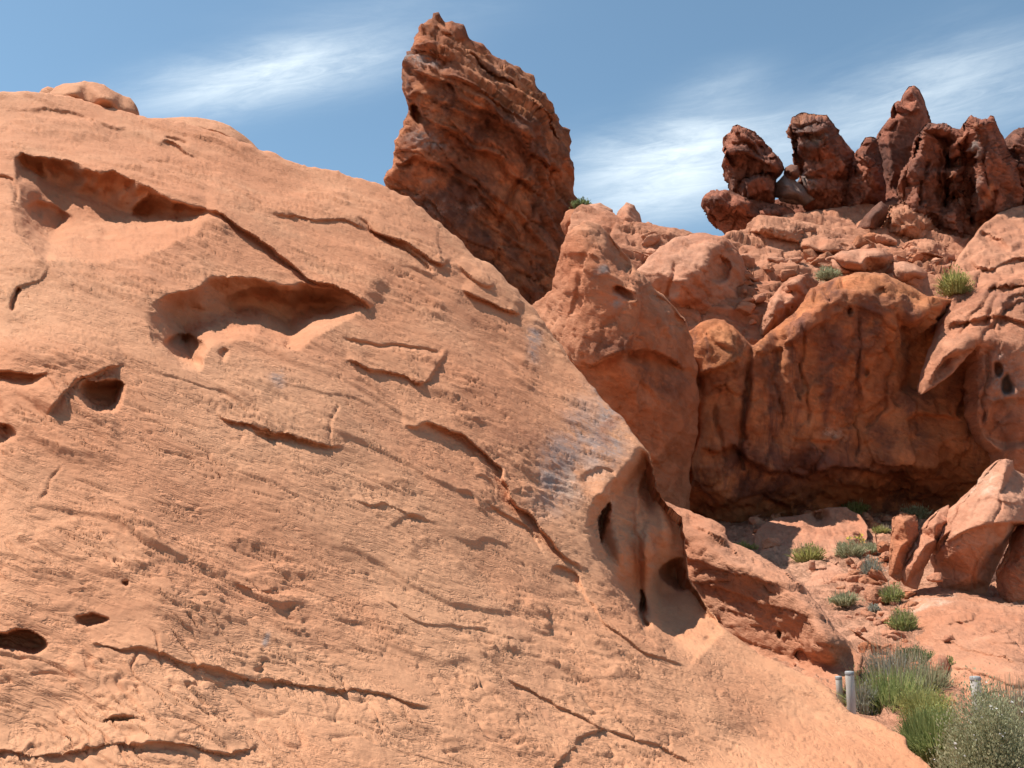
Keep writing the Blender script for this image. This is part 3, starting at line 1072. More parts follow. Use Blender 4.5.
# ------------------------------------------------------------------ cliff, hillside above it, slabs on the right
relief("lower_hillside", [(383, 204, 46), (440, 250, 45), (500, 300, 43), (545, 350, 38), (600, 420, 32.5), (640, 470, 30.5), (654, 525, 29.5), (655, 640, 24), (380, 640, 24), (330, 420, 34), (340, 260, 44)],
       [(450, 350, 38), (520, 450, 31), (430, 500, 30), (580, 520, 28), (600, 470, 30)], M_HILL, step=4.0, blur=6, rim=4, back=4, rough=1.5, disp=mk_disp(0.4, 3.0, 0.24, 2.0, 0.10, 1.2, 0.30, 0.9, bedding(8, 10), 0.03, 140, 0.08), kind='structure', seed=46, backdrop=0.3)
relief("hillside", [(566, 310, 33), (566, 240, 36.2), (571, 216, 37.6), (582, 204, 38), (600, 208, 37.5), (620, 216, 37.0), (640, 222, 37.0), (660, 226, 36.8), (690, 232, 36.5), (720, 236, 37.0), (745, 230, 38.5), (790, 214, 41.0), (850, 205, 42.5),
                    (920, 200, 43.0), (1000, 205, 43.0), (1070, 200, 43.0), (1070, 330, 36.0), (1000, 350, 33.0), (950, 345, 32.3), (880, 330, 32.0), (820, 340, 31.8), (780, 370, 31.6), (700, 370, 31.3), (620, 360, 31.5), (575, 340, 32.5)],
       [(600, 235, 35.5), (650, 250, 35.0), (640, 280, 33.8), (690, 300, 33.0), (750, 260, 35.5), (790, 270, 34.5), (800, 240, 37.5), (760, 300, 33.0), (850, 240, 38.0), (860, 270, 34.5), (900, 270, 35.0), (940, 290, 34.0), (930, 235, 39.0), (990, 250, 38.5),
        (820, 300, 32.8), (900, 300, 33.0)],
       M_HILL, step=1.5, blur=4, rim=4, back=4, rough=2.5, disp=mk_disp(0.4, 3.0, 0.24, 2.0, 0.10, 1.2, 0.40, 0.9, bedding(8, 10), 0.03, 140, 0.08), kind='structure', seed=4, backdrop=0.3)

CL_OUT = [(640, 400, 30.4), (665, 350, 30.2), (688, 332, 30), (700, 322, 29.9), (725, 318, 30), (738, 331, 29.8), (752, 346, 29.8), (766, 335, 30), (780, 324, 30.2), (799, 309, 30.2), (810, 289, 30.2), (834, 279, 30.4), (859, 273, 30.6),
          (886, 274, 30.6), (908, 285, 30.4), (925, 296, 30.2), (946, 298, 30.4), (975, 300, 31), (1060, 300, 31), (1060, 560, 31.5), (960, 560, 32.5), (860, 545, 33), (760, 545, 33), (700, 540, 32.5), (640, 540, 32)]
CL_PTS = [(700, 345, 29.2), (725, 343, 29.0), (748, 362, 29.1), (692, 372, 29.5), (725, 380, 29.2), (742, 400, 29.6), (752, 365, 29.6), (760, 352, 29.1), (800, 322, 29.0), (834, 293, 29.1), (862, 288, 29.0), (888, 303, 28.9), (910, 314, 28.6), (922, 316, 28.5), (935, 306, 29.2),
          (775, 380, 29.5), (830, 360, 29.5), (880, 360, 29.7), (905, 340, 29.9), (760, 440, 29.7), (800, 440, 29.7), (850, 430, 29.9), (890, 410, 30.4), (915, 370, 31.0), (930, 340, 31.2), (745, 445, 30.0), (736, 420, 29.8),
          (700, 450, 29.9), (690, 480, 30.2), (770, 472, 29.5), (830, 470, 29.8), (900, 455, 30.0), (960, 440, 29.9), (1000, 470, 30.0), (1024, 460, 30.0), (720, 500, 30.0), (745, 505, 30.4), (800, 490, 30.9), (780, 512, 31.8), (850, 500, 32.4), (900, 500, 32.6), (950, 505, 32.4),
          (870, 480, 30.8), (920, 480, 31.0), (960, 470, 30.8)]
relief("cliff", CL_OUT, CL_PTS, M_CLIFF, step=1.8, blur=3, rim=5, back=3.5, rough=2.2, kind='structure', seed=5,
       disp=mk_disp(0.18, 2.6, 0.26, 1.5, 0.10, 1.2, 0.05, 1.6, bedding(10, 0), 0.05, 180, 0.10, (1.1, 1.1, 0.45)),
       feats=[f_step([(688, 384), (706, 372), (728, 366), (746, 358)], 0.25, 14, 0.6, 14), f_step([(752, 356), (768, 348), (790, 342), (806, 330), (826, 318), (850, 312), (876, 318), (900, 332), (922, 322)], 0.16, 16, 0.5, 16, 1.2, 0.05, 4.0),
              f_crack([(800, 318), (806, 350), (802, 390), (808, 430)], 0.22, 1.6, 4.0), f_crack([(860, 320), (856, 370), (862, 420), (854, 460)], 0.22, 1.6, 4.0), f_crack([(776, 345), (774, 390), (780, 430)], 0.18, 1.4, 4.0), f_crack([(890, 340), (882, 390), (872, 430)], 0.25, 1.8, 4.0),
              f_crack([(720, 385), (716, 420), (722, 455)], 0.2, 1.6, 4.0), f_step([(700, 452), (730, 448), (760, 468), (800, 474), (850, 466), (900, 470), (950, 455)], 0.3, 20, 1.2, 20, 1.2, 0.05, 5.0), f_step([(905, 420), (930, 412), (960, 420)], 0.3, 20, 0.6, 14),
              f_crack([(830, 300), (820, 285), (812, 300)], 0.3, 1.6), f_crack([(704, 326), (716, 342), (738, 352)], 0.15, 1.5), f_drop([(888, 306), (900, 330), (904, 360), (896, 392)], 0.7, 26),
              f_crack([(752, 346), (750, 380), (744, 410), (741, 440), (745, 470)], 0.5, 3.0), f_crack([(700, 360), (698, 400), (693, 440), (686, 475)], 0.35, 4.0),
              f_hollow([(741, 437), (745, 433), (750, 437)], [(741, 437), (745, 441), (750, 437)], 0.4, 2, 2),
              f_hollow([(675, 482), (684, 468), (692, 474)], [(675, 482), (684, 490), (692, 488), (692, 474)], 0.8, 3, 4),
              f_step([(792, 432), (800, 438), (832, 442), (838, 436)], 0.16, 30, 0.3, 10), f_hollow([(872, 288), (880, 285), (888, 292)], [(872, 288), (880, 294), (888, 293), (888, 292)], 0.4, 3, 3),
              
              f_hollow([(842, 310), (847, 308), (850, 314)], [(842, 310), (846, 318), (850, 314)], 0.3, 2, 2),
              f_hollow([(862, 372), (866, 368), (870, 373)], [(862, 372), (866, 378), (870, 373)], 0.25, 2, 2),
              f_bump(900, 465, 50, 10, 0.4, 5), f_bump(880, 330, 30, 30, 0.25), f_bump(715, 470, 18, 30, 0.4),
              f_step([(760, 338), (780, 325), (800, 312), (812, 290)][::-1], 0.2, 8, 0.4, 8)],
       stains_and_shading={'varnish_and_shade': [blob(835, 345, 14, 40), blob(870, 320, 20, 30), blob(855, 370, 6, 60), blob(828, 400, 8, 40), blob(800, 465, 60, 22), blob(745, 400, 5, 60), blob(900, 430, 30, 40), blob(760, 480, 60, 25), blob(745, 470, 30, 40)],
               'pale': [blob(835, 432, 10, 5)]})

relief("rock_slab", [(940, 330, 29.6), (946, 313, 30), (955, 290, 31.5), (955, 268, 33), (966, 248, 34.5), (982, 225, 36.5), (1002, 211, 38), (1030, 203, 39), (1080, 200, 39), (1080, 500, 28), (1010, 490, 28.3), (1000, 452, 28.4), (985, 440, 28.4),
                     (977, 424, 28.4), (976, 385, 28.4), (976, 347, 28.4), (966, 358, 28.2), (952, 375, 27.9), (938, 384, 27.8), (922, 394, 27.8), (927, 372, 28.2), (935, 345, 28.9)],
       [(975, 338, 28.0), (960, 345, 28.0), (985, 300, 29.8), (1000, 260, 33), (1024, 230, 36), (1024, 300, 29.5), (1000, 345, 27.8), (1024, 350, 27.6), (990, 380, 27.9), (1024, 420, 27.6), (1000, 430, 28.0), (970, 320, 29.0), (990, 245, 34.6)],
       M_HILL, step=1.6, blur=1.6, rim=2.5, back=2.6, rough=2.0, kind='structure', seed=6, disp=mk_disp(0.15, 2.2, 0.14, 1.6, 0.10, 1.0, 0.10, 1.6, bedding(38, 150), 0.03, 220, 0.06),
       feats=[f_crack([(1010, 272), (985, 300), (958, 342)], 0.3, 1.8, 4.0), f_crack([(990, 258), (968, 295), (950, 322)], 0.25, 1.6, 4.0), f_crack([(1030, 296), (1000, 322), (978, 338)], 0.3, 1.8, 4.0), f_step([(938, 372), (952, 358), (975, 345)], 0.3, 10, 0.6, 8), f_step([(930, 384), (942, 366), (958, 350)], 0.25, 8, 0.6, 6),
              f_step([(968, 262), (990, 268), (1015, 258), (1040, 262)], 0.35, 14, 0.6, 8), f_step([(985, 290), (1010, 285), (1040, 290)], 0.35, 14, 0.6, 8), f_crack([(985, 350), (992, 385), (984, 420), (990, 445)], 0.25, 1.8, 4.0),
              f_hollow([(994, 372), (996, 366), (1001, 364), (1005, 368)], [(994, 372), (997, 378), (1002, 379), (1006, 373), (1005, 368)], 0.6, 5, 4, 4.0), f_hollow([(1003, 383), (1006, 376), (1012, 373), (1017, 379)], [(1003, 383), (1006, 389), (1012, 391), (1017, 386), (1017, 379)], 0.7, 5, 4, 4.0),
              f_step([(945, 330), (965, 322), (990, 318), (1010, 320), (1040, 330)], 0.35, 20, 0.4, 10), f_hollow([(975, 238), (982, 232), (1000, 236), (1010, 246)], [(975, 238), (985, 246), (1010, 252), (1010, 246)], 0.6, 4, 6),
              f_crack([(960, 300), (990, 270), (1024, 240)], 0.2, 3), f_crack([(985, 330), (1000, 300), (1024, 280)], 0.25, 3), f_step([(1000, 330), (1010, 300), (1030, 290)], 0.3, 15, 0.5, 8),
              f_hollow([(980, 440), (1000, 400), (1040, 395)], [(980, 440), (1010, 450), (1040, 440), (1040, 395)], 0.4, 8, 10)],
       stains_and_shading={'grey': [blob(1010, 385, 12, 30)], 'varnish_and_shade': [blob(1010, 420, 12, 25), blob(985, 405, 8, 25)]})

# ------------------------------------------------------------------ standing outcrops
tower = relief("rock_tower", [(384, 180, 45.5), (393, 164, 45.4), (396, 141, 45.3), (406, 117, 45), (409, 111, 45), (406, 102, 45), (401, 88, 45), (402, 64, 45), (410, 50, 45), (412, 41, 45), (419, 28, 45.2), (431, 16, 45.4), (440, 13, 45.4), (444, 22, 45.6), (451, 21, 45.6),
                      (463, 25, 45.6), (469, 37, 45.6), (484, 44, 45.8), (495, 56, 45.9), (513, 63, 46), (530, 73, 46.2), (542, 91, 46.4), (554, 105, 46.6), (560, 123, 46.8), (570, 129, 47), (571, 146, 47.2), (573, 164, 47.3), (574, 176, 47.3), (573, 188, 47.2),
                      (580, 200, 47), (575, 230, 46.5), (560, 290, 45.5), (530, 335, 45), (470, 330, 45), (420, 280, 45), (385, 225, 45.4)],
       [(412, 70, 43.6), (441, 53, 43.2), (457, 70, 43.0), (486, 97, 42.8), (528, 126, 42.9), (420, 95, 43.6), (445, 40, 44.2), (425, 38, 44.0), (430, 105, 43.4), (470, 150, 43.6), (500, 160, 43.7), (540, 150, 44.0), (555, 165, 45.0), (545, 185, 45.2),
        (420, 112, 44.6), (412, 134, 43.6), (440, 140, 43.4), (445, 160, 43.7), (420, 165, 43.9), (470, 210, 44.2), (510, 220, 44.4), (540, 215, 44.8), (500, 270, 44.8), (430, 200, 44.3), (522, 190, 43.8), (505, 110, 43.6)],
       M_TOWER, step=1.6, blur=3, rim=5, back=4.5, rough=3.0, rfreq=0.1, seed=7, disp=mk_disp(0.30, 3.0, 0.25, 1.9, 0.18, 1.3, 0.42, 1.0, bedding(38, 10), 0.06, 260, 0.14),
       label="tall dark rock tower with a ragged leaning top, standing alone against the sky", cat="rock tower",
       stains_and_shading={'grey': [blob(428, 62, 18, 8, 10), blob(425, 140, 22, 9, 15), blob(415, 58, 8, 8), blob(470, 205, 6, 18, 30), blob(425, 178, 6, 5), blob(440, 205, 25, 10)],
               'varnish_and_shade': [blob(460, 120, 50, 25, 30), blob(450, 200, 40, 40), blob(505, 75, 15, 12), blob(405, 80, 6, 30), blob(490, 250, 40, 30)]},
       feats=[f_step([(405, 72), (430, 78), (465, 98), (505, 128), (540, 160), (560, 176)], 0.55, 16, 0.6, 12, 1.0, 0.1, 4.0), f_step([(404, 96), (430, 118), (470, 140), (515, 172), (545, 200)], 0.5, 16, 0.6, 12, 1.0, 0.1, 4.0), f_step([(395, 165), (425, 160), (465, 180), (500, 212), (525, 240)], 0.5, 16, 0.6, 12, 1.0, 0.1, 4.0), f_step([(465, 50), (500, 74), (535, 108), (562, 146)], 0.5, 12, 0.6, 10, 1.0, 0.1, 4.0),
              f_step([(410, 52), (425, 50), (441, 52), (455, 62)], 0.5, 20, 0.4, 12), f_step([(425, 95), (460, 112), (500, 125), (540, 142)], 0.3, 25, 0.4, 14), f_crack([(435, 30), (452, 36), (468, 38)], 0.5, 2.5),
              f_step([(440, 75), (475, 88), (505, 110), (530, 124)], 0.35, 18, 0.4, 12), f_crack([(460, 45), (500, 75), (540, 110), (560, 130)], 0.35, 2.5), f_crack([(540, 130), (520, 180), (500, 230)], 0.4, 3.0), f_crack([(560, 150), (545, 190), (525, 230)], 0.4, 3.0),
              f_hollow([(406, 108), (414, 104), (424, 112)], [(406, 108), (414, 126), (420, 130), (424, 112)], 1.0, 4, 6)])

relief("rock_buttress", [(520, 330, 27.5), (530, 306, 28), (545, 296, 28), (553, 290, 27.6), (556, 272, 27.4), (561, 247, 27), (567, 234, 26.8), (575, 226, 26.8), (586, 221, 26.9), (599, 224, 27), (610, 235, 27.2), (624, 253, 27.4), (637, 269, 27.6), (651, 284, 27.8), (664, 297, 28),
                         (684, 319, 28.4), (692, 340, 28.6), (697, 365, 28.8), (700, 400, 29), (696, 440, 29.2), (690, 475, 29.4), (690, 540, 29), (620, 540, 27), (560, 460, 26.5)],
       [(585, 240, 25.9), (603, 250, 25.7), (618, 262, 26.2), (588, 256, 25.4), (612, 270, 25.0), (637, 286, 24.7), (640, 296, 24.6), (637, 310, 24.8), (634, 340, 24.9), (600, 300, 25.2), (570, 300, 26.0), (580, 350, 25.5), (620, 365, 25.1), (650, 305, 25.6), (668, 325, 26.5),
        (672, 370, 27.0), (655, 345, 25.9), (600, 385, 25.9), (640, 400, 26.5), (675, 420, 27.4), (610, 430, 26.8), (650, 470, 27.6), (560, 340, 26.4)],
       M_BUTT, step=1.6, blur=3, rim=6, back=3.0, rough=2.5, seed=8, disp=mk_disp(0.16, 2.0, 0.17, 1.6, 0.08, 0.9, 0.05, 2.0, bedding(25, 10), 0.03, 300, 0.04, (1.1, 1.1, 0.8)),
       label="rounded red sandstone outcrop with a grey lichen spot, between the pale slope and the cliff", cat="rock outcrop",
       feats=[f_drop([(597, 222), (604, 238), (614, 256), (632, 276)], 0.7, 24), f_drop([(638, 288), (639, 310), (634, 335), (626, 362)], 0.8, 34), f_step([(556, 350), (588, 366), (622, 354), (652, 350), (690, 372)], 0.25, 30, 3.0, 45),
              f_hollow([(612, 292), (622, 286), (634, 298)], [(612, 292), (624, 302), (634, 304), (634, 298)], 0.4, 3, 5), f_step([(560, 255), (585, 254), (600, 262)], 0.15, 10, 0.4, 6),
              f_crack([(585, 250), (578, 290), (570, 320)], 0.15, 2.5), f_hollow([(662, 320), (672, 316), (682, 326)], [(662, 320), (668, 336), (678, 340), (682, 326)], 0.3, 4, 6),
              f_step([(650, 290), (668, 308), (684, 326)], 0.3, 10, 0.4, 8)],
       stains_and_shading={'grey': [blob(617, 307, 12, 8), blob(603, 276, 10, 5, -20)], 'varnish_and_shade': [blob(660, 380, 30, 12, 20), blob(620, 350, 25, 15)]}, backdrop=0.4)

relief("boulder", [(636, 272, 33.4), (645, 260, 33.6), (657, 250, 33.8), (668, 242, 34), (679, 236, 34.2), (700, 233, 34.4), (722, 236, 34.4), (736, 247, 34.4), (742, 258, 34.4), (746, 270, 34.3), (748, 286, 34.2), (746, 300, 34), (739, 314, 33.6), (725, 320, 33.2), (711, 320, 33), (695, 319, 33), (679, 308, 33), (668, 300, 33), (650, 290, 33.2)],
       [(712, 245, 32.6), (722, 241, 33.2), (706, 266, 31.9), (679, 282, 31.6), (677, 298, 31.8), (660, 275, 32.3), (690, 252, 32.8), (715, 262, 32.6), (722, 276, 33.0), (735, 268, 33.2), (735, 296, 33.4), (700, 300, 32.4), (712, 310, 32.6)],
       M_BOULDER, step=1.3, blur=2.5, rim=5, back=2.2, rough=2.2, seed=9, disp=mk_disp(0.10, 1.5, 0.20, 1.0, 0.08, 0.8, 0.07, 2.4, bedding(30, -10), 0.03, 330, 0.05),
       label="big pitted boulder with a lit left side, above the cliff beside the rounded outcrop", cat="boulder",
       feats=[f_hollow([(708, 270), (716, 258), (728, 262), (730, 276)], [(708, 270), (712, 282), (724, 284), (730, 276)], 0.6, 4, 6), f_hollow([(732, 292), (737, 286), (742, 294)], [(732, 292), (735, 306), (741, 304), (742, 294)], 0.5, 3, 4),
              f_crack([(676, 262), (674, 285), (673, 300)], 0.25, 2.2), f_step([(680, 246), (700, 240), (725, 240)], 0.12, 8, 0.4, 6)])

PD = mk_disp(0.06, 2.2, 0.46, 0.9, 0.15, 0.8, 0.16, 2.0, bedding(58, 15), 0.05, 400, 0.20)


def pinn(outl, pts, label, d, seed, cat="rock pinnacle", name="rock_pinnacle", mat=None, back=2.4, feats=(), stains_and_shading=None, rough=1.3, group="dark rock pinnacles along the ridge", disp=None, dscale=1.0, rim=1.8, blur=1.3):
    return relief(name, [(x, y, d + (z[0] if z else 0.8)) for x, y, *z in outl], [(x, y, d + z) for x, y, z in pts], mat or M_PINN, step=1.2, blur=blur, rim=rim, back=back, rough=rough, rfreq=0.25, seed=seed,
                  disp=disp or PD, dscale=dscale, label=label, cat=cat, group=group, feats=feats, stains_and_shading=stains_and_shading)


relief("ridge", [(735, 212, 44), (752, 204, 44), (778, 198, 44.4), (795, 190, 44.6), (812, 186, 44.6), (850, 182, 44.6), (880, 176, 44.8), (900, 170, 45), (930, 165, 45), (970, 160, 45), (1010, 150, 45), (1070, 145, 45), (1070, 270, 41), (900, 270, 41), (735, 250, 43)],
       [(800, 210, 43.4), (860, 212, 43), (920, 220, 41), (980, 225, 40.2), (1020, 220, 40.5)], M_PINN, step=1.5, blur=2, rim=3, back=3, rough=3.5, rfreq=0.12, disp=PD, kind='structure', seed=45)
pinn([(731.5, 126.6), (737, 125), (745, 127), (754.6, 132.5), (764, 141), (774, 152), (783, 163.7), (784, 169), (782, 174), (775, 180), (760, 185), (748, 200), (732, 198), (731, 182), (728, 172.5), (724.7, 165), (725, 157), (727, 150), (724, 142.5), (723, 139), (727, 134), (732, 131)],
     [(735, 131, -0.9), (745, 134, -1.0), (755, 141, -1.0), (772, 157, -0.8), (734, 136, -0.5), (745, 141, -0.5), (757, 149, -0.5), (729, 150, -1.2), (742, 151, -1.2), (762, 158, -1.0), (776, 168, -0.9), (735, 158, -0.4), (752, 163, -0.4), (735, 168, 0.0), (752, 172, -0.1), (735, 182, 0.2)],
     "slanting dark fin of rock, leftmost of the pinnacles on the ridge", 42, 11, blur=0.5,
     feats=[f_crack([(731, 132), (745, 136), (760, 147), (778, 166)], 0.5, 1.6), f_crack([(725, 141), (740, 144), (756, 152), (772, 164)], 0.4, 1.6), f_step([(727, 154), (741, 154), (762, 162), (778, 171)], 0.4, 10, 0.6, 8)])
pinn([(737, 190), (741, 180), (752, 175), (763, 172), (775, 177), (777, 188), (775, 203), (762, 206), (745, 204)], [(748, 182, -0.7), (762, 178, -0.8), (768, 190, -0.5), (750, 194, -0.4)], "dark block wedged beneath the slanting fin", 41.6, 32, "rock", "wedged_rock", back=1.0, rough=0.8, group=None, blur=0.5)
pinn([(791.6, 117), (799, 114), (809, 113.7), (818, 115), (826, 115), (832, 121), (838.5, 130.5), (844.7, 141), (851, 149), (855.7, 154), (856, 162), (852, 172), (850, 180), (850, 215), (826, 220), (806, 210), (804, 194), (801, 177), (802.6, 172), (798, 158), (795.5, 145), (794, 137.5), (791, 129.7)],
     [(796, 121, -0.9), (810, 119, -0.9), (824, 120, -0.8), (830, 126, -0.5), (798, 133, -1.3), (812, 133, -1.4), (824, 132, -1.3), (799, 137, -0.7), (812, 138, -0.8), (822, 138, -0.8), (800, 146, -1.0), (815, 148, -1.0), (828, 147, -1.0), (806, 158, -0.3), (820, 160, -0.4), (838, 158, -0.5), (843, 165, -0.5), (806, 174, -0.8), (818, 170, -0.8), (808, 190, -0.8), (821, 188, -0.8), (824, 178, -0.3), (840, 190, -0.4)],
     "blunt block shaped pinnacle with a flat top and grey weathered face", 42.6, 12, blur=0.5,
     feats=[f_crack([(797, 135), (812, 136.5), (826, 135)], 0.5, 1.5), f_crack([(792, 126), (806, 124), (822, 127)], 0.3, 1.4), f_crack([(803, 176), (812, 178), (822, 174)], 0.4, 1.5)],
     stains_and_shading={'grey': [blob(807, 128, 16, 10), blob(812, 142, 12, 5), blob(812, 182, 9, 11)], 'rust_and_shading': [blob(810, 117, 16, 3)]})
pinn([(857, 151), (861, 147), (865, 138), (870, 136.7), (875, 138), (877.5, 145), (882, 162), (886, 189), (886, 205), (870, 215), (848, 218), (847, 190), (851, 176.6), (855.7, 162), (856.5, 156)], [(866, 142, -0.7), (872, 142, -0.6), (862, 158, -0.9), (870, 165, -1.0), (860, 180, -0.6), (874, 180, -0.8), (868, 195, -0.7)],
     "narrow dark pinnacle squeezed between the flat topped block and the tall spire", 42.0, 13, blur=0.5, feats=[f_crack([(857, 153), (855, 165), (849, 178)], 0.7, 2), f_hollow([(866, 168), (870, 162), (874, 168)], [(866, 168), (869, 178), (874, 174), (874, 168)], 0.3, 3, 4)])
pinn([(908.6, 86.6), (914.5, 85), (919, 89.4), (925, 101), (928, 111), (931, 121), (933, 150), (930, 200), (884, 205), (883, 174), (877, 141), (880.5, 130), (887.6, 120), (896, 113), (894, 103.4), (898, 100.6), (901.6, 102), (905, 91.7)],
     [(911, 92, -0.5), (917, 100, -0.6), (902, 108, -0.6), (912, 112, -0.7), (922, 112, -0.5), (897, 104, -0.4), (890, 124, -0.3), (888, 140, -0.4), (905, 150, -0.6), (918, 140, -0.7), (895, 170, -0.4)], "tallest pointed spire of the ridge, smooth reddish face", 43.6, 14, dscale=0.4, blur=0.5, rough=0.8,
     feats=[f_step([(893, 108), (903, 112), (914, 112), (925, 109)], 0.3, 8, 0.5, 5), f_crack([(882, 132), (890, 128), (897, 118)], 0.3, 1.6)])
pinn([(903, 181), (905, 169), (912, 156), (917, 148), (919, 136), (920, 131), (924, 126), (928.5, 122), (933, 124), (938, 124.5), (942, 122), (947, 124), (952, 128), (961, 129), (966, 140), (968, 165), (968, 200), (968, 255), (940, 255), (915, 235), (904, 215)],
     [(925, 130, -1.1), (935, 127, -0.8), (950, 131, -0.6), (960, 138, -0.9), (924, 142, -0.9), (936, 140, -0.1), (948, 145, 0.2), (955, 148, -1.0), (920, 155, -0.9), (912, 170, -1.1), (918, 175, -1.2), (928, 168, -0.4), (938, 172, -0.5), (948, 168, 0.5), (953, 172, -1.3), (956, 190, -1.1), (947, 195, 0.2), (920, 195, -1.0), (932, 195, -0.4), (915, 208, -1.0), (940, 215, -0.4), (955, 215, -0.9), (960, 235, -1.0)],
     "broad fluted pinnacle to the right of the tall spire", 39.6, 15, blur=0.5,
     feats=[f_crack([(943, 138), (948, 160), (948, 185), (945, 210)], 1.0, 2.5), f_crack([(927, 160), (922, 185), (920, 210)], 0.5, 1.8), f_crack([(936, 150), (940, 180), (938, 205)], 0.4, 1.6), f_step([(947, 177), (954, 176), (961, 178)], 0.4, 8, 0.6, 6), f_crack([(905, 180), (914, 184), (922, 180)], 0.4, 1.6), f_crack([(922, 134), (935, 136), (944, 140)], 0.4, 1.6)],
     stains_and_shading={'rust_and_shading': [blob(954, 175, 5, 6)]})  # orange tone paints the lit top of the cap column
pinn([(885, 218), (890, 205), (905, 202), (920, 210), (935, 217), (939, 235), (937, 256), (920, 252), (900, 246), (886, 240)], [(895, 212, -0.9), (912, 214, -1.1), (926, 224, -1.2), (905, 228, -1.2), (920, 238, -1.0), (895, 234, -0.9)], "rough reddish rock mass at the foot of the tall spire", 39.2, 33, "rock outcrop", "rock_outcrop", M_HILL, back=1.5, group=None, blur=0.5, rough=1.2)
pinn([(963.5, 127), (968.4, 116.6), (971, 114), (976, 116.6), (981, 118.5), (988, 119.5), (990, 115.6), (994, 116.6), (997, 126), (1004.5, 139), (1010, 151), (1018, 164), (1022, 178), (1025, 196), (1004, 240), (985, 262), (966, 256), (964, 220), (963, 180), (962, 150), (965.5, 134)],
     [(970, 119, -0.6), (978, 122, -1.2), (988, 123, -1.0), (975, 129, -1.3), (986, 131, -0.7), (968, 135, -0.3), (980, 142, -1.0), (994, 140, -0.8), (974, 147, -0.9), (970, 165, 0.9), (979, 165, -0.9), (988, 160, -1.2), (1002, 160, -0.9), (971, 195, 0.9), (978, 188, -0.8), (985, 185, -1.1), (998, 185, -0.8), (1012, 178, -0.7), (980, 210, -0.8), (995, 205, -0.7), (972, 220, 0.6), (1002, 215, -0.4)],
     "pinnacle with a notched double tip near the right end of the ridge", 38.8, 16, blur=0.5,
     feats=[f_crack([(974, 150), (973, 170), (971, 195), (973, 225)], 1.2, 2.6), f_step([(970, 125), (978, 129), (986, 130), (992, 126)], 0.5, 8, 0.7, 6), f_crack([(990, 140), (984, 160), (990, 190)], 0.3, 1.6), f_crack([(998, 190), (996, 205), (992, 215)], 0.4, 1.8)],
     stains_and_shading={'grey': [blob(980, 148, 5, 10), blob(980, 185, 5, 10)], 'rust_and_shading': [blob(980, 121, 8, 4), blob(996, 195, 4, 12)]})
pinn([(1003, 260), (1004, 200), (1002, 165), (1005, 140), (1010, 134), (1016, 129), (1024, 128), (1040, 135), (1060, 150), (1070, 260)], [(1014, 145, -0.8), (1026, 150, -0.8), (1015, 175, -0.6), (1030, 190, -0.8), (1014, 205, -0.3), (1040, 170, -0.8)],
     "jagged red pinnacle cut by the right edge of the photo", 40, 17, feats=[f_crack([(1012, 150), (1014, 190), (1010, 220)], 0.7, 3), f_step([(1006, 165), (1020, 170), (1030, 165)], 0.4, 12, 0.4, 8)])

LD = mk_disp(0.12, 2.0, 0.32, 1.1, 0.12, 1.0, 0.16, 1.6, bedding(14, 20), 0.05, 430, 0.14)
LG = None
pinn([(703, 206), (703, 199), (705, 194), (711, 191), (717, 189.7), (731, 190), (743, 196), (760, 200), (775, 204), (788, 207), (800, 216), (790, 238), (760, 244), (745, 238), (730, 236), (717, 220), (704, 205)], [(715, 198, -0.9), (740, 203, -1.0), (770, 212, -0.8), (730, 212, -0.2), (750, 222, 0.1), (775, 222, -0.3)],
     "dark overhanging ledge jutting out to the left below the slanting fin", 41, 21, "rock ledge", "rock_ledge", back=2.5, group=LG, disp=LD, feats=[f_step([(704, 206), (725, 210), (750, 214), (780, 216)], 0.4, 12, 0.4, 8)])
pinn([(745, 243), (747, 224), (757, 215), (775, 216), (794, 219), (822, 226), (850, 236), (862, 250), (850, 268), (800, 266), (760, 262)], [(760, 226, -0.8), (790, 230, -0.9), (825, 240, -0.9), (765, 245, -0.4), (800, 252, -0.5), (835, 256, -0.6)],
     "long lit ledge of layered red rock below the overhanging dark ledge", 38.0, 22, "rock ledge", "rock_ledge", M_HILL, back=2.5, group=LG, disp=LD, feats=[f_step([(750, 232), (780, 238), (810, 246), (845, 252)], 0.4, 12, 0.4, 8), f_hollow([(752, 240), (758, 232), (764, 238)], [(752, 240), (758, 248), (764, 242), (764, 238)], 0.4, 3, 4)])
pinn([(775, 196), (776, 183), (784, 175), (792, 178), (801, 184), (808, 192), (815, 199), (806, 204), (790, 202)], [(786, 183, -0.4), (800, 194, -0.5), (785, 195, -0.2)],
     "smooth grey slab leaning between the slanting fin and the flat topped block", 41.4, 23, "rock slab", "leaning_slab", rock_mat("grey_slab_rock", (0.27, 0.19, 0.155), (0.22, 0.15, 0.125), (0.12, 0.07, 0.055), 0.3, 2.0, 0.5), back=0.8, group=LG, disp=LD, dscale=0.35, rough=1.2)
pinn([(784, 174), (785, 167), (791, 164), (798, 166), (801, 173), (798, 179), (790, 180)], [(792, 170, -0.6), (795, 174, -0.6)], "small dark rock wedged on top of the grey leaning slab", 41.6, 24, "rock", "small_rock", M_DARKB, back=0.7, group=LG, disp=LD, dscale=0.4, rough=1.0, rim=3)
pinn([(856, 229), (862, 220), (872, 208), (881, 201), (887, 206), (888, 214), (883, 224), (877, 232), (866, 236)], [(874, 214, -0.5), (880, 210, -0.4), (872, 226, -0.2)], "dark brown angular slab leaning on the rubble below the narrow pinnacle", 38.6, 25, "rock slab", "leaning_slab", M_DARKB, back=1.0, group=LG, disp=LD, dscale=0.35, rough=1.0, rim=3)
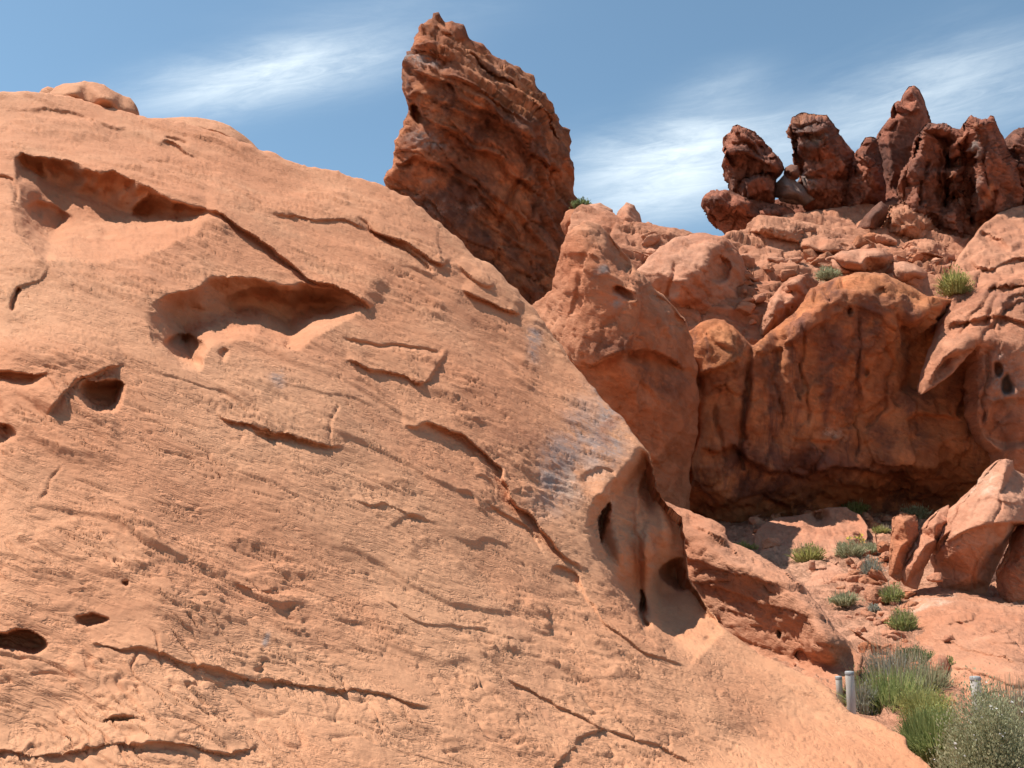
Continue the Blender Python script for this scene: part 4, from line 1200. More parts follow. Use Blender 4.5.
pinn([(790, 246), (800, 239), (818, 235), (845, 239), (864, 246), (868, 256), (850, 263), (815, 262), (795, 256)], [(805, 243, -1.0), (830, 242, -1.1), (852, 248, -1.0), (820, 252, -1.2), (845, 256, -1.1)], "long low ledge of broken rock just above the flat pale topped boulder", 37.2, 34, "rock ledge", "rock_ledge", M_HILL, back=1.2, group=LG, disp=LD, dscale=0.6, feats=[f_step([(795, 250), (825, 249), (862, 255)], 0.3, 8, 0.7, 6)])
pinn([(750, 274), (758, 262), (772, 256), (792, 260), (806, 266), (802, 276), (782, 284), (762, 284)], [(765, 264, -1.0), (788, 266, -1.0), (778, 274, -1.1), (762, 276, -0.9)], "layered block lying between the pitted boulder and the sloping lit slab", 35.4, 35, "boulder", "layered_block", M_HILL, back=1.2, group=LG, disp=LD, dscale=0.6, feats=[f_step([(754, 270), (778, 269), (802, 272)], 0.3, 8, 0.7, 6)])
pinn([(900, 254), (906, 242), (925, 237), (945, 243), (958, 258), (950, 270), (925, 273), (906, 266)], [(912, 247, -1.0), (932, 246, -1.1), (946, 258, -1.0), (925, 262, -1.2)], "rough block of rock below the broad fluted pinnacle", 37.4, 36, "boulder", "rough_block", M_HILL, back=1.2, group=LG, disp=LD, dscale=0.7, feats=[f_step([(903, 256), (928, 254), (953, 262)], 0.3, 8, 0.7, 6)])
pinn([(820, 263), (830, 256), (841, 251), (862, 249), (881, 248), (893, 254), (893, 262), (882, 270), (868, 276), (855, 274), (838, 268)], [(842, 258, -0.9), (865, 256, -0.8), (880, 256, -0.7), (860, 266, -1.0), (845, 265, -0.8)], "flat pale topped boulder lying just above the cliff edge", 34.4, 26, "boulder", "boulder", M_BOULDER, back=1.2, group=LG, disp=LD, dscale=0.4, rough=1.4)
pinn([(886, 272), (893, 263), (905, 261), (920, 266), (930, 276), (926, 284), (905, 286), (890, 282)], [(900, 268, -0.8), (915, 272, -0.8), (905, 278, -0.8)], "low rounded boulder in shade to the right of the flat pale boulder", 34.2, 27, "boulder", "boulder", M_BOULDER, back=1.0, group=LG, disp=LD, dscale=0.4, rough=1.4)
pinn([(756, 340), (763, 318), (771, 298), (780, 286), (790, 277), (807, 274), (820, 282), (808, 296), (798, 312), (786, 326), (770, 338)], [(775, 302, -0.9), (795, 283, -0.9), (785, 305, -0.6), (770, 322, -0.8), (800, 295, -0.2)], "sloping lit slab resting over a crack at the top of the cliff", 31.8, 28, "rock slab", "rock_slab", M_BOULDER, back=1.0, group=LG, disp=LD, dscale=0.5, rough=1.4)
pinn([(612, 222), (618, 211), (627, 202), (634, 206), (639, 213), (642, 222), (643, 234), (630, 240), (616, 236)], [(626, 210, -0.5), (634, 224, -0.8), (622, 226, -0.5)], "pointed tilted rock on the skyline between the tower and the pitted boulder", 37.3, 29, "rock", "pointed_rock", M_BOULDER, back=1.2, group=LG, disp=LD, dscale=0.45, rough=1.2)
pinn([(580, 214), (586, 205), (600, 203), (612, 209), (616, 222), (606, 228), (588, 226)], [(594, 211, -0.7), (606, 215, -0.7), (596, 220, -0.6)], "rounded rock at the foot of the tower, left of the pointed tilted rock", 37.8, 30, "rock", "rounded_rock", M_BOULDER, back=1.2, group=LG, disp=LD, dscale=0.4, rough=1.2)
pinn([(560, 224), (566, 212), (578, 207), (588, 215), (590, 228), (578, 238), (566, 236)], [(573, 216, -0.6), (580, 224, -0.6)], "small cracked rock in shade against the tower base", 38.2, 31, "rock", "cracked_rock", M_BUTT, back=1.0, group=LG, disp=LD, dscale=0.4, rough=1.2)

# boulders on the skyline of the slope
relief("boulder", [(46, 100, 16.6), (50, 93, 16.7), (56, 87, 16.8), (63, 84, 16.9), (85, 81, 17), (104, 85, 17), (119, 94, 17), (130, 98, 17), (135, 104, 16.9), (137, 115, 16.7), (128, 119, 16.5), (110, 114, 16.4), (90, 106, 16.4), (66, 104, 16.4)],
       [(75, 90, 16.1), (100, 95, 16.0), (112, 98, 16.0), (98, 102, 16.2), (118, 108, 16.4), (65, 96, 16.1), (128, 108, 16.5)], M_SLICK, step=1.2, blur=3, rim=6, back=0.9, rough=1.0, seed=51, disp=mk_disp(0.05, 1, 0.03, 0.8, 0.02, 0.5, 0.03, 3, BED, 0.006, 500, 0.01),
       label="smooth rounded boulder perched on the skyline of the pale slope", cat="boulder")
relief("small_rock", [(38, 94, 16.9), (42, 89, 17), (48, 87, 17), (58, 89, 17), (57, 97, 16.9), (42, 98, 16.8)], [(47, 92, 16.8), (52, 93, 16.8)], M_SLICK, step=1.0, blur=2, rim=3, back=0.4, rough=0.8, seed=52,
       disp=mk_disp(0.03, 0.6, 0.05, 0.4, 0.02, 0.3, 0.0, 3, BED, 0.006, 505, 0.02), label="small rock just left of the perched boulder on the skyline", cat="rock")
relief("rock_dome", [(150, 126, 17.2), (158, 119, 17.4), (175, 117, 17.5), (197, 117, 17.6), (214, 120, 17.6), (230, 126, 17.6), (245, 136, 17.5), (259, 149, 17.3), (250, 156, 17), (225, 148, 16.8), (190, 138, 16.8), (165, 134, 16.8)],
       [(185, 123, 17.0), (215, 130, 16.9), (235, 140, 16.8), (200, 130, 16.9)], M_SLICK, step=1.2, blur=3, rim=6, back=1.0, rough=0.8, seed=53, disp=mk_disp(0.05, 1, 0.02, 0.8, 0.02, 0.5, 0.03, 3, BED, 0.005, 510, 0.01),
       label="low smooth dome of rock behind the skyline, right of the perched boulder", cat="rock dome", feats=[f_step([(195, 126), (222, 134), (240, 147)], 0.1, 8, 0.4, 4)])

# leaning boulders at the right
BD = mk_disp(0.03, 1.4, 0.13, 0.55, 0.05, 0.5, 0.05, 3.4, bedding(52, -30), 0.03, 600, 0.05)
relief("leaning_boulder", [(999, 460, 20.3), (1006, 458, 20.4), (1013, 460, 20.6), (1014, 470, 20.6), (1030, 478, 20.8), (1060, 490, 21), (1060, 530, 20.8), (1030, 528, 20.6), (1016, 527, 20.4), (1012, 538, 20.2), (1002, 558, 19.9), (990, 584, 19.5), (982, 602, 19.4), (970, 606, 19.3),
                           (956, 598, 19.3), (943, 588, 19.4), (937, 565, 19.6), (934, 556, 19.7), (945, 537, 19.9), (955, 507, 20.2), (968, 494, 20.3), (982, 479, 20.3)],
       [(1005, 470, 19.7), (985, 490, 19.5), (968, 505, 19.3), (1000, 495, 19.1), (1024, 500, 19.4), (950, 538, 18.9), (966, 529, 18.6), (985, 522, 18.35), (1010, 522, 18.5), (1026, 522, 19.0), (958, 550, 18.75), (985, 547, 18.55), (1003, 540, 18.9), (975, 575, 18.95), (990, 566, 19.3), (968, 592, 19.3)],
       M_BOULDER, step=1.2, blur=0.5, rim=2, back=1.0, rough=1.8, seed=61, disp=BD, dscale=0.55, label="large leaning boulder with a pointed top, at the right edge above the wash", cat="boulder",
       feats=[f_step([(938, 545), (960, 522), (985, 528), (1010, 520)][::-1], -0.0, 10), f_step([(944, 541), (966, 531), (985, 524), (1012, 524)], 0.12, 10, 0.5, 6), f_crack([(990, 470), (978, 500), (960, 530)], 0.06, 1.2, 4.0), f_crack([(1012, 478), (1002, 500), (996, 522)], 0.08, 1.3, 4.0), f_crack([(985, 545), (975, 570), (972, 590)], 0.1, 1.5), f_step([(975, 500), (992, 497), (1008, 505), (1024, 500)], 0.06, 8, 0.5, 5)], stains_and_shading={'pale': [blob(990, 485, 14, 14)]})
relief("leaning_slab", [(949, 504, 20.4), (939, 510, 20.3), (930, 520, 20.1), (920, 532, 19.9), (910, 552, 19.6), (901, 572, 19.3), (906, 586, 19.2), (917, 590, 19.1), (925, 566, 19.3), (934, 552, 19.5), (944, 536, 19.8), (951, 520, 20.1)],
       [(935, 525, 19.2), (925, 545, 18.9), (915, 562, 18.8), (935, 540, 19.3)], M_BOULDER, step=1.1, blur=0.5, rim=1.5, back=0.6, rough=1.2, seed=62, disp=BD, dscale=0.6, label="thin lit slab leaning against the large pointed boulder", cat="rock slab")
relief("upright_slab", [(894, 517, 19.9), (900, 514, 19.9), (915, 515, 20), (918, 525, 19.9), (919, 535, 19.8), (914, 553, 19.6), (907, 574, 19.3), (899, 582, 19.2), (891, 576, 19.3), (892, 540, 19.7)], [(904, 522, 19.3), (902, 545, 19.15), (908, 540, 19.3), (897, 555, 19.2)],
       M_BUTT, step=1.1, blur=0.5, rim=1.5, back=0.5, rough=1.2, seed=63, disp=BD, dscale=0.6, label="dark red upright slab standing left of the thin lit slab", cat="rock slab")
relief("boulder", [(1026, 520, 19.9), (1018, 532, 19.6), (1010, 552, 19.2), (1002, 575, 18.9), (1004, 592, 18.6), (1010, 606, 18.4), (1024, 612, 18.2), (1060, 612, 18.2), (1060, 520, 19.8)], [(1024, 545, 18.6), (1016, 565, 18.4), (1024, 590, 18.2), (1012, 590, 18.4), (1040, 560, 18.2)],
       M_BUTT, step=1.2, blur=2, rim=4, back=0.9, rough=1.4, seed=64, disp=BD, dscale=0.8, label="shaded boulder cut by the right edge, past the dark gap beside the large leaning boulder", cat="boulder")

relief("gap_shade_rock", [(968, 575, 20.6), (985, 560, 20.7), (1005, 548, 20.8), (1030, 545, 20.8), (1050, 560, 20.8), (1050, 620, 20.0), (1000, 620, 20.0), (970, 610, 20.2)], [(990, 580, 20.2), (1015, 575, 20.1), (1010, 600, 19.9)],
       M_DARKB, step=1.3, blur=2, rim=4, back=0.6, rough=1.2, seed=65, disp=BD, dscale=0.6, label="added dark rock standing in for the shade of the gap behind the large leaning boulder", cat="boulder")  # added where only deep shade shows, dark stone to blacken the cavity

# pale slabs low on the right and in the wash
def gp(x, y, off=0.0):
    return (x, y, gd(x, y) - off)


relief("slickrock_ledge", [gp(903, 606, -0.1), gp(912, 594, -0.1), gp(925, 588, -0.1), gp(945, 586, -0.1), gp(970, 595, -0.1), gp(1000, 603, 0.0), gp(1060, 612, 0), gp(1060, 720, 0.2), gp(1000, 712, 0.05), gp(960, 700, -0.05), gp(930, 690, -0.1), gp(922, 670, -0.1), gp(915, 640, -0.1), gp(905, 625, -0.1)],
       [gp(925, 600, 0.75), gp(945, 595, 0.8), gp(980, 612, 0.9), gp(1020, 620, 1.0), gp(930, 625, 0.6), gp(970, 640, 0.8), gp(1010, 650, 1.0), gp(945, 660, 0.45), gp(980, 680, 0.6), gp(1020, 690, 0.8)],
       M_SHOULDER, step=1.3, blur=5, rim=4, back=1.2, rough=2.0, kind='structure', seed=71, disp=mk_disp(0.08, 1.2, 0.10, 0.9, 0.04, 0.5, 0.03, 3.0, bedding(16, 60), 0.015, 640, 0.03),
       feats=[f_step([(940, 618), (965, 625), (985, 632), (1010, 622)], 0.1, 10, 0.4, 6), f_step([(985, 622), (1000, 634), (1016, 628)], 0.12, 8, 0.4, 4), f_step([(930, 640), (970, 648), (1020, 668)], 0.12, 10, 0.4, 6), f_step([(942, 626), (968, 622), (978, 615)], 0.14, 8, 0.4, 5), f_step([(975, 598), (1005, 612), (1024, 616)], 0.12, 8, 0.4, 5), f_crack([(925, 612), (950, 618), (975, 634)], 0.08, 1.5), f_step([(950, 668), (985, 676), (1024, 690)], 0.1, 10, 0.4, 6), f_step([(985, 640), (1005, 646), (1024, 645)], 0.1, 8, 0.4, 5)], stains_and_shading={'pale': [blob(938, 603, 16, 8), blob(918, 606, 10, 8)]})
relief("rock_slab", [gp(752, 548, 0.0), (758, 528, gd(758, 538) - 0.3), (775, 519, gd(775, 530) - 0.3), (800, 514, gd(800, 528) - 0.3), (820, 511, gd(820, 528) - 0.3), (828, 507, gd(828, 528) - 0.3), (846, 507, gd(846, 528) - .3), (860, 515, gd(860, 530) - 0.3), (868, 527, gd(868, 536) - 0.3), gp(866, 548, 0.1), gp(845, 556, 0.1), gp(815, 558, 0.1), gp(790, 558, 0.1), gp(765, 555, 0.1)],
       [gp(785, 530, 1.7), gp(830, 524, 1.9), gp(852, 526, 1.5), gp(810, 538, 1.5), gp(775, 540, 1.2), gp(845, 537, 1.3), gp(820, 518, 1.5)], M_BOULDER, step=1.1, blur=2, rim=3, back=0.9, rough=1.8, seed=72, disp=BD, dscale=0.8, backdrop=0.8,
       label="broad flat lit slab lying at the foot of the cliff", cat="rock slab", feats=[f_step([(775, 532), (810, 536), (840, 532), (858, 530)], 0.1, 8, 0.4, 4)])
relief("flat_rock", [gp(801, 582), gp(806, 572), gp(818, 563), gp(830, 562), gp(842, 568), gp(846, 578), gp(838, 588), gp(822, 589), gp(808, 587)], [gp(815, 573, 0.5), gp(832, 570, 0.5), gp(828, 581, 0.5)], M_BOULDER, step=1.0, blur=2, rim=3, back=0.5, rough=1.2, seed=73, disp=BD, dscale=0.5,
       label="tilted flat rock among the shrubs in the middle of the wash", cat="rock")
relief("rounded_boulder", [gp(925, 679), (926, 668, gd(926, 678)), (931, 660, gd(931, 678) + .1), (938, 654, gd(938, 678) + .1), (947, 657, gd(947, 678) + .1), (950, 667, gd(950, 678)), gp(947, 678), gp(938, 683)], [(936, 664, gd(936, 680) - .3), (942, 670, gd(942, 680) - .3), (934, 674, gd(934, 680) - .3)],
       M_BOULDER, step=0.9, blur=2, rim=5, back=0.3, rough=0.6, seed=74, disp=BD, dscale=0.25, label="smooth rounded boulder between the shrubs and the pale ledge", cat="boulder")

# ------------------------------------------------------------------ loose rocks
import bmesh


def hull_rock(seed, sx, sy, sz, cuts, amp=0.12):
    rnd = random.Random(seed)
    bm = bmesh.new()
    for _ in range(15):
        v = Vector((rnd.gauss(0, 1), rnd.gauss(0, 1), rnd.gauss(0, 1))).normalized()
        v = Vector([max(-0.72, min(0.72, c)) / 0.72 for c in v]) * rnd.uniform(0.85, 1.0)
        bm.verts.new((v.x * sx / 2, v.y * sy / 2, v.z * sz / 2))
    bmesh.ops.convex_hull(bm, input=bm.verts)
    bmesh.ops.delete(bm, geom=[v for v in bm.verts if not v.link_faces], context='VERTS')
    bmesh.ops.bevel(bm, geom=list(bm.edges), offset=0.06 * min(sx, sz), segments=1, affect='EDGES')
    bmesh.ops.triangulate(bm, faces=bm.faces)
    bmesh.ops.subdivide_edges(bm, edges=bm.edges, cuts=cuts, use_grid_fill=True)
    bmesh.ops.triangulate(bm, faces=bm.faces)
    bm.normal_update()
    V = np.array([v.co[:] for v in bm.verts])
    Nn = np.array([v.normal[:] for v in bm.verts])
    F = [[v.index for v in f.verts] for f in bm.faces]
    bm.free()
    s = min(sx, sz)
    V = V + Nn * (s * amp * (fbm(V / s * 1.6 + seed, 4, seed) + 0.5 * fbm(V / s * 5 + seed, 3, seed)))[:, None]
    return V, F


def loose(name, px, py, w, h, d, mat, seed, label, cat="rock", group=None, rotz=None, tilt=0.0, cuts=None):
    rnd = random.Random(seed)
    sx, sz = w * d / FPX, h * d / FPX
    cuts = cuts if cuts is not None else max(1, min(5, int(w / 8)))
    V, F = hull_rock(seed, sx, sx * rnd.uniform(0.7, 1.0), sz, cuts)
    M = np.array(Matrix.Rotation(R(tilt), 3, 'Y'))
    V = V @ M.T
    p = W(px, py, d)
    lo = V[:, 2].min()
    V[:, 2] -= lo
    base = p + np.array([0, 0, lo + 0.18 * sz])
    o = mesh_obj(name, V, F, mat)
    o.location = base
    tag(o, label, cat, group)
    return o


rnd = random.Random(4)
named = [(935, 579, 17, 11, "small rounded rock wedged under the large leaning boulder"), (948, 640, 11, 7, "loose flat stone lying on the pale ledge"), (824, 577, 0, 0, ""), (868, 521, 11, 7, "dark stone beside the flat lit slab at the cliff foot"),
         (856, 536, 9, 8, "reddish brown stone against the right end of the flat lit slab"), (770, 545, 18, 12, "cracked rock at the left end of the flat lit slab"), (886, 550, 16, 14, "blocky rock just left of the dark red upright slab"),
         (812, 568, 8, 12, "thin upright stone beside the tilted flat rock"), (866, 569, 16, 12, "blocky stone beside the grey shrub in the wash")]
for i, (x, y, w, h, lab) in enumerate(named):
    if w:
        dd = gd(x, y + h * 0.4) - 0.1
        if lab.startswith("loose flat"):
            dd = gd(x, y) - 0.75
        if lab.startswith("small rounded rock wedged"):
            dd = 18.6
        loose("loose_rock", x, y, w, h, dd, M_BOULDER if "dark" not in lab else M_BUTT, 700 + i, lab, "rock")
WASH = [(735, 525), (860, 505), (915, 515), (905, 575), (915, 610), (912, 650), (925, 690), (880, 690), (865, 650), (840, 600), (810, 570), (780, 550)]
WA = np.array(WASH, float)
n = 0
while n < 210:
    x, y = rnd.uniform(735, 925), rnd.uniform(505, 690)
    if not inside(np.array([x]), np.array([y]), WASH)[0]:
        continue
    d = gd(x, y)
    w = rnd.choice([5, 6, 7, 8, 8, 9, 10, 12, 14, 17, 21, 26]) * (19.0 / d) ** 0.5
    loose("rubble_rock", x, y, w, w * rnd.uniform(0.45, 0.8), d, rnd.choice([M_BOULDER, M_BOULDER, M_HILL, M_BUTT]), 800 + n, "small angular red rock lying loose in the rubble of the wash", "rock", "loose rubble rocks in the wash", tilt=rnd.uniform(-20, 20))
    n += 1
n = 0
GRIT = [(775, 650), (800, 640), (850, 640), (880, 655), (935, 690), (960, 700), (930, 720), (860, 705), (815, 680)]
while n < 80:
    x, y = rnd.uniform(775, 960), rnd.uniform(640, 720)
    if not inside(np.array([x]), np.array([y]), GRIT)[0]:
        continue
    w = rnd.choice([2.5, 3, 4, 4, 5, 7, 9])
    loose("pebble", x, y, w, w * rnd.uniform(0.45, 0.8), gd(x, y), rnd.choice([M_BOULDER, M_HILL]), 1200 + n, "small pebble on the sandy ground behind the white posts", "pebble", "pebbles on the sandy ground", tilt=rnd.uniform(-20, 20))
    n += 1
HILLP = [(590, 228), (640, 230), (640, 262), (752, 250), (800, 262), (830, 245), (870, 238), (905, 215), (960, 262), (945, 290), (905, 283), (830, 280), (770, 290), (756, 330), (735, 318), (745, 250), (670, 236)]
n = 0
while n < 110:
    x, y = rnd.uniform(590, 960), rnd.uniform(215, 330)
    if not inside(np.array([x]), np.array([y]), HILLP)[0]:
        continue
    d = sample("hillside", x, y) - 0.1
    w = rnd.choice([6, 8, 10, 13, 16, 20, 24])
    loose("hillside_rock", x, y, w, w * rnd.uniform(0.45, 0.75), d, rnd.choice([M_BOULDER, M_HILL, M_HILL, M_BUTT]), 950 + n, "broken red rock scattered on the slope between cliff and pinnacles", "rock", "broken rocks scattered on the hillside", tilt=rnd.uniform(-30, 30))
    n += 1


# ------------------------------------------------------------------ plants
def blades(rnd, n, rad, hgt, wid, spread=0.9, droop=0.2, base=0.35, lean=(0, 0)):
    V, F = [], []
    for _ in range(n):
        az = rnd.uniform(0, 2 * math.pi)
        el = rnd.random() ** 0.75 * spread
        b = Vector((math.cos(az) * rad * base * rnd.random(), math.sin(az) * rad * base * rnd.random(), 0))
        L = rnd.uniform(0.6, 1.0)
        out = Vector((math.cos(az), math.sin(az), 0)) * rad * el * L
        top = b + out + Vector((lean[0], lean[1], hgt * L * math.sqrt(max(0.02, 1 - 0.8 * el * el))))
        mid = b + (top - b) * 0.55 + Vector((0, 0, hgt * droop * L * (0.3 + el)))
        a2 = az + rnd.uniform(0.5, 2.6)
        s = Vector((math.cos(a2), math.sin(a2), rnd.uniform(-0.3, 0.3))) * wid * 0.5 * rnd.uniform(0.6, 1.2)
        i = len(V)
        V += [b - s * 0.7, b + s * 0.7, mid + s, mid - s, top + s * 0.3, top - s * 0.3]
        F += [(i, i + 1, i + 2, i + 3), (i + 3, i + 2, i + 4, i + 5)]
    return V, F


def leaves(rnd, n, rad, hgt, size, clumps=16, up=0.5, squash=0.9):
    cl = []
    for _ in range(clumps):
        az, u = rnd.uniform(0, 2 * math.pi), rnd.random()
        e = math.acos(rnd.uniform(0.0, 1.0))
        r = 0.45 + 0.5 * u
        cl.append((Vector((math.cos(az) * math.sin(e) * rad * r, math.sin(az) * math.sin(e) * rad * r, (0.12 + 0.80 * math.cos(e) * r) * hgt)), rnd.uniform(0.11, 0.22)))
    V, F = [], []
    for k in range(n):
        c, s = cl[rnd.randrange(clumps)]
        g = lambda: (rnd.random() + rnd.random() + rnd.random() - 1.5) * 1.5
        p = c + Vector((g() * rad * s, g() * rad * s, g() * hgt * s * 0.8))
        if p.z < 0.01:
            p.z = 0.01 + rnd.random() * 0.05
        dirv = (p - Vector((0, 0, -0.1 * hgt)))
        dirv = (dirv.normalized() + Vector((rnd.gauss(0, .5), rnd.gauss(0, .5), up + rnd.gauss(0, .4)))).normalized()
        sd_ = dirv.cross(Vector((rnd.gauss(0, 1), rnd.gauss(0, 1), rnd.gauss(0, 1)))).normalized()
        ll = size * rnd.uniform(0.6, 1.4)
        ww = ll * 0.22
        i = len(V)
        V += [p, p + dirv * ll * 0.5 + sd_ * ww, p + dirv * ll, p + dirv * ll * 0.5 - sd_ * ww]
        F += [(i, i + 1, i + 2, i + 3)]
    return V, F, cl


def twigs(rnd, tips, w, jit=0.1):
    V, F = [], []
    for t in tips:
        b = Vector((t.x * 0.12 + rnd.gauss(0, jit * 0.1), t.y * 0.12 + rnd.gauss(0, jit * 0.1), -0.03))
        m_ = b.lerp(t, 0.55) + Vector((rnd.gauss(0, jit * .3), rnd.gauss(0, jit * .3), 0.0))
        pr = None
        for q, r in ((b, w), (m_, w * 0.7), (t, w * 0.35)):
            ring = [q + Vector((math.cos(a) * r, math.sin(a) * r, 0)) for a in (0, 2.1, 4.2)]
            i = len(V)
            V += ring
            if pr is not None:
                for k in range(3):
                    F.append((pr + k, pr + (k + 1) % 3, i + (k + 1) % 3, i + k))
            pr = i
    return V, F


def plant(name, px, py, wpx, hpx, label, cat, mat, style, n, seed, d=None, group=None, parts=True, flower=None, nflow=0, twig_n=10, lsize=None, bwid=None, straw=0):
    rnd = random.Random(seed)
    d = d if d is not None else gd(px, py)
    p = W(px, py, d)
    rad, hgt = wpx / 2 * d / FPX * 1.08, hpx * d / FPX * 1.15
    n = int(n * 2.6)
    straw = straw or (n // 14 if name == 'desert_shrub' else 0)
    root = bpy.data.objects.new(name, None)
    root.empty_display_size = 0.1
    root.location = p - np.array([0, 0, 0.02])
    COL.objects.link(root)
    tag(root, label, cat, group)
    cl = None
    pxm = d / FPX
    if style == 'tuft':
        V, F = blades(rnd, n, rad, hgt, bwid or max(1.1 * pxm, 0.006))
    elif style == 'leafy':
        V, F, cl = leaves(rnd, n, rad, hgt, lsize or max(2.4 * pxm, 0.02), clumps=twig_n + 14)
    else:
        V, F = blades(rnd, n // 3, rad * 0.95, hgt * 0.9, bwid or max(1.0 * pxm, 0.006), 1.0, 0.12, 0.6)
        V2, F2, cl = leaves(rnd, n, rad, hgt, lsize or max(2.1 * pxm, 0.016), clumps=twig_n + 16)
        o = len(V)
        V += V2
        F += [tuple(i + o for i in f) for f in F2]
    mesh_obj("foliage", [v[:] for v in V], F, mat, root, None, False)
    if parts:
        tips = [c[0] for c in cl] if cl else [Vector((rnd.gauss(0, .35) * rad, rnd.gauss(0, .35) * rad, hgt * rnd.uniform(.5, .95))) for _ in range(twig_n)]
        V, F = twigs(rnd, tips, max(0.5 * pxm, 0.004), rad * 0.3)
        mesh_obj("stems", [v[:] for v in V], F, M_TWIG, root, None, False)
    if straw:
        V, F = blades(rnd, straw, rad * 0.9, hgt * 1.25, max(0.7 * pxm, 0.004), 0.8, 0.05, 0.7)
        mesh_obj("dry_stalks", [v[:] for v in V], F, M_STRAW, root, None, False)
    if flower:
        V, F = [], []
        for _ in range(nflow):
            c, s = cl[rnd.randrange(len(cl))]
            q = c * 1.12 + Vector((rnd.gauss(0, 1) * rad * s * 0.7, rnd.gauss(0, 1) * rad * s * 0.7 - rad * s, rnd.gauss(0, .5) * hgt * s + hgt * s * .6))
            r = max(1.1 * pxm, 0.009) * rnd.uniform(0.7, 1.7)
            nn = 6
            i = len(V)
            V.append(q + Vector((0, 0, -r * .5)))
            tl = Vector((rnd.gauss(0, .4), -0.7 + rnd.gauss(0, .3), 0.8)).normalized()
            e1 = tl.cross(Vector((1, 0, 0))).normalized()
            e2 = tl.cross(e1)
            for k in range(nn):
                rr = r * (1.0 if k % 2 == 0 else 0.7)
                V.append(q + (e1 * math.cos(k * 6.283 / nn) + e2 * math.sin(k * 6.283 / nn)) * rr)
            for k in range(nn):
                F.append((i, i + 1 + k, i + 1 + (k + 1) % nn))
        mesh_obj("blossoms", [v[:] for v in V], F, flower, root, None, False)
    return root


G1 = "low shrubs growing in the wash"
plant("desert_shrub", 808, 562, 34, 17, "yellow green shrub at the left end of the flat lit slab", "shrub", M_YELLOW, 'mix', 420, 1, group=G1)
plant("desert_shrub", 744, 550, 24, 8, "low yellowish shrub behind the shaded rock, nearest the cliff foot on the left", "shrub", M_YELLOW, 'mix', 200, 2, group=G1)
plant("desert_shrub", 850, 557, 30, 15, "grey green shrub right of the yellow green shrub below the flat slab", "shrub", M_SAGE, 'mix', 380, 3, group=G1)
plant("flowering_plant", 856, 546, 16, 10, "tiny plant with yellow flowers just below the flat lit slab", "plant", M_YELLOW, 'leafy', 120, 4, flower=M_YFLOWER, nflow=40, group=G1)
plant("desert_shrub", 870, 553, 22, 11, "small bluish green shrub left of the blocky rock by the upright slab", "shrub", M_SAGE, 'mix', 240, 5, group=G1)
plant("desert_shrub", 872, 579, 22, 20, "grey bluish rounded shrub in the middle of the wash", "shrub", M_GREYL, 'mix', 380, 6, group=G1)
plant("desert_shrub", 845, 605, 28, 15, "low green shrub at the left side of the wash, above the shaded outcrop", "shrub", M_SAGE, 'mix', 320, 7, group=G1)
plant("desert_shrub", 892, 602, 24, 17, "green shrub beside the white patch of the pale ledge", "shrub", M_GREEN, 'mix', 320, 8, group=G1)
plant("desert_shrub", 904, 633, 29, 23, "round dense green shrub at the left edge of the pale ledge", "shrub", M_GREEN, 'mix', 520, 9, group=G1)
plant("desert_shrub", 875, 612, 13, 9, "tiny grey shrub left of the round dense green shrub", "shrub", M_GREYL, 'mix', 120, 10, group=G1)
plant("desert_shrub", 882, 534, 18, 9, "tiny green shrub left of the top of the dark upright slab", "shrub", M_YELLOW, 'mix', 160, 11, group=G1)
plant("desert_shrub", 916, 519, 28, 14, "bright bluish green shrub above the dark upright slab", "shrub", M_SAGE, 'mix', 280, 12, group=G1)
plant("desert_shrub", 854, 514, 30, 14, "shaded green shrub against the cliff base behind the flat slab", "shrub", M_GREEN, 'mix', 260, 13, group=G1)
plant("desert_shrub", 826, 512, 22, 8, "low shaded shrub against the cliff base, left of the other shaded one", "shrub", M_GREEN, 'mix', 150, 14, group=G1)
plant("dark_shrub", 916, 668, 40, 22, "dark green spreading shrub behind the smooth rounded boulder", "shrub", M_DEEP, 'mix', 700, 15)
G2 = "shrubs on the hillside above the cliff"
plant("hillside_shrub", 829, 279, 24, 12, "grey green shrub on top of the cliff left of the flat pale boulder", "shrub", M_SAGE, 'mix', 260, 16, d=33.0, group=G2)
plant("hillside_shrub", 955, 294, 32, 27, "tall yellow green shrub at the top of the cliff beside the big slab", "shrub", M_YELLOW, 'mix', 420, 17, d=31.0, group=G2)
plant("hillside_shrub", 967, 277, 14, 10, "small darker green shrub right behind the tall yellow green one", "shrub", M_GREEN, 'mix', 120, 18, d=33.0, group=G2)
plant("hillside_shrub", 581, 208, 18, 10, "dark shrub in shade at the foot of the tower", "shrub", M_DEEP, 'mix', 220, 19, d=38.6, group=G2)  # darker leaf colour stands in for the tower's shade
# foreground plants at the right
plant("grass_tuft", 890, 730, 84, 64, "tall bright green grass tuft behind the white posts", "grass tuft", M_GREEN, 'mix', 1500, 30, d=12.6, twig_n=12, straw=50)
plant("desert_shrub", 896, 700, 66, 52, "grey brown shrub with dry upright stalks behind the grass", "shrub", M_GREYL, 'mix', 500, 31, d=13.8, straw=160)
plant("desert_shrub", 864, 714, 28, 34, "small purplish grey shrub right behind the taller post", "shrub", M_GREYL, 'mix', 260, 32, d=12.4)
plant("desert_shrub", 926, 700, 54, 38, "grey shrub below the smooth rounded boulder", "shrub", M_SAGE, 'mix', 700, 33, d=13.2)
plant("yellow_grass", 928, 722, 56, 34, "yellowish grass clump between the green bushes", "grass tuft", M_YELLOW, 'mix', 700, 34, d=11.6)
plant("green_bush", 936, 772, 62, 66, "feathery green bush at the foot of the slope", "bush", M_GREEN, 'mix', 3000, 35, d=9.9, twig_n=26, lsize=0.021)
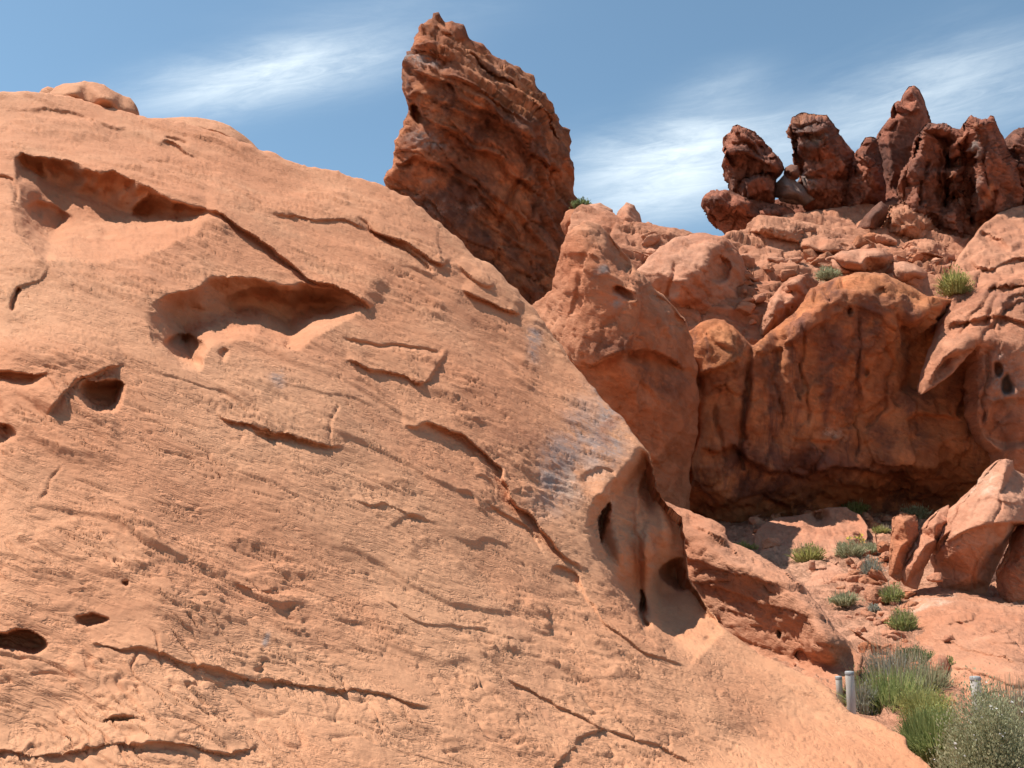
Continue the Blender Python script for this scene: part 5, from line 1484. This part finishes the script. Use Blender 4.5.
plant("flowering_bush", 1000, 800, 104, 100, "large grey green bush dotted with white flowers in the bottom right corner", "bush", M_SAGE, 'leafy', 13000, 36, d=8.6, twig_n=90, flower=M_FLOWER, nflow=90, lsize=0.026)
plant("desert_shrub", 1014, 752, 66, 56, "green shrub behind the flowering bush at the right edge", "shrub", M_GREYL, 'leafy', 3500, 37, d=10.2, twig_n=30, lsize=0.022)
plant("small_plant", 950, 668, 8, 14, "small bright green plant at the right of the smooth rounded boulder", "plant", M_GREEN, 'leafy', 60, 38, d=gd(946, 676), parts=False)


# ------------------------------------------------------------------ posts
def ring_mesh(profile, seg=20):
    V, F = [], []
    for r, z in profile:
        for k in range(seg):
            a = 2 * math.pi * k / seg
            V.append((r * math.cos(a), r * math.sin(a), z))
    for j in range(len(profile) - 1):
        for k in range(seg):
            F.append((j * seg + k, j * seg + (k + 1) % seg, (j + 1) * seg + (k + 1) % seg, (j + 1) * seg + k))
    F.append(tuple((len(profile) - 1) * seg + k for k in range(seg)))
    F.append(tuple(range(seg))[::-1])
    return V, F


def post(px, ytop, wpx, d, label, tilt=0.0):
    top = W(px, ytop, d)
    r = wpx / 2 * d / FPX
    zb = float(g0(top[0], top[1])) - 0.25
    h = top[2] - zb
    root = bpy.data.objects.new("marker_post", None)
    root.location = (top[0], top[1], zb)
    root.rotation_euler = (0, R(tilt), 0)
    COL.objects.link(root)
    tag(root, label, "post", "white marker posts along the wash")
    V, F = ring_mesh([(r, 0), (r, h - 0.05), (r * 0.97, h - 0.04)])
    mesh_obj("pipe", V, F, M_POST, root)
    V, F = ring_mesh([(r * 1.05, h - 0.043), (r * 1.07, h - 0.038), (r * 1.07, h - 0.012), (r * 0.95, h - 0.003), (r * 0.6, h)])
    mesh_obj("cap", V, F, M_CAP, root)


post(848.5, 671, 8.6, 11.4, "taller white round post standing in front of the grass", 0.6)
post(839, 676, 6.4, 13.0, "shorter white post just left of the taller one", -0.8)
post(975, 676, 10.0, 10.0, "white post top showing behind the flowering bush")
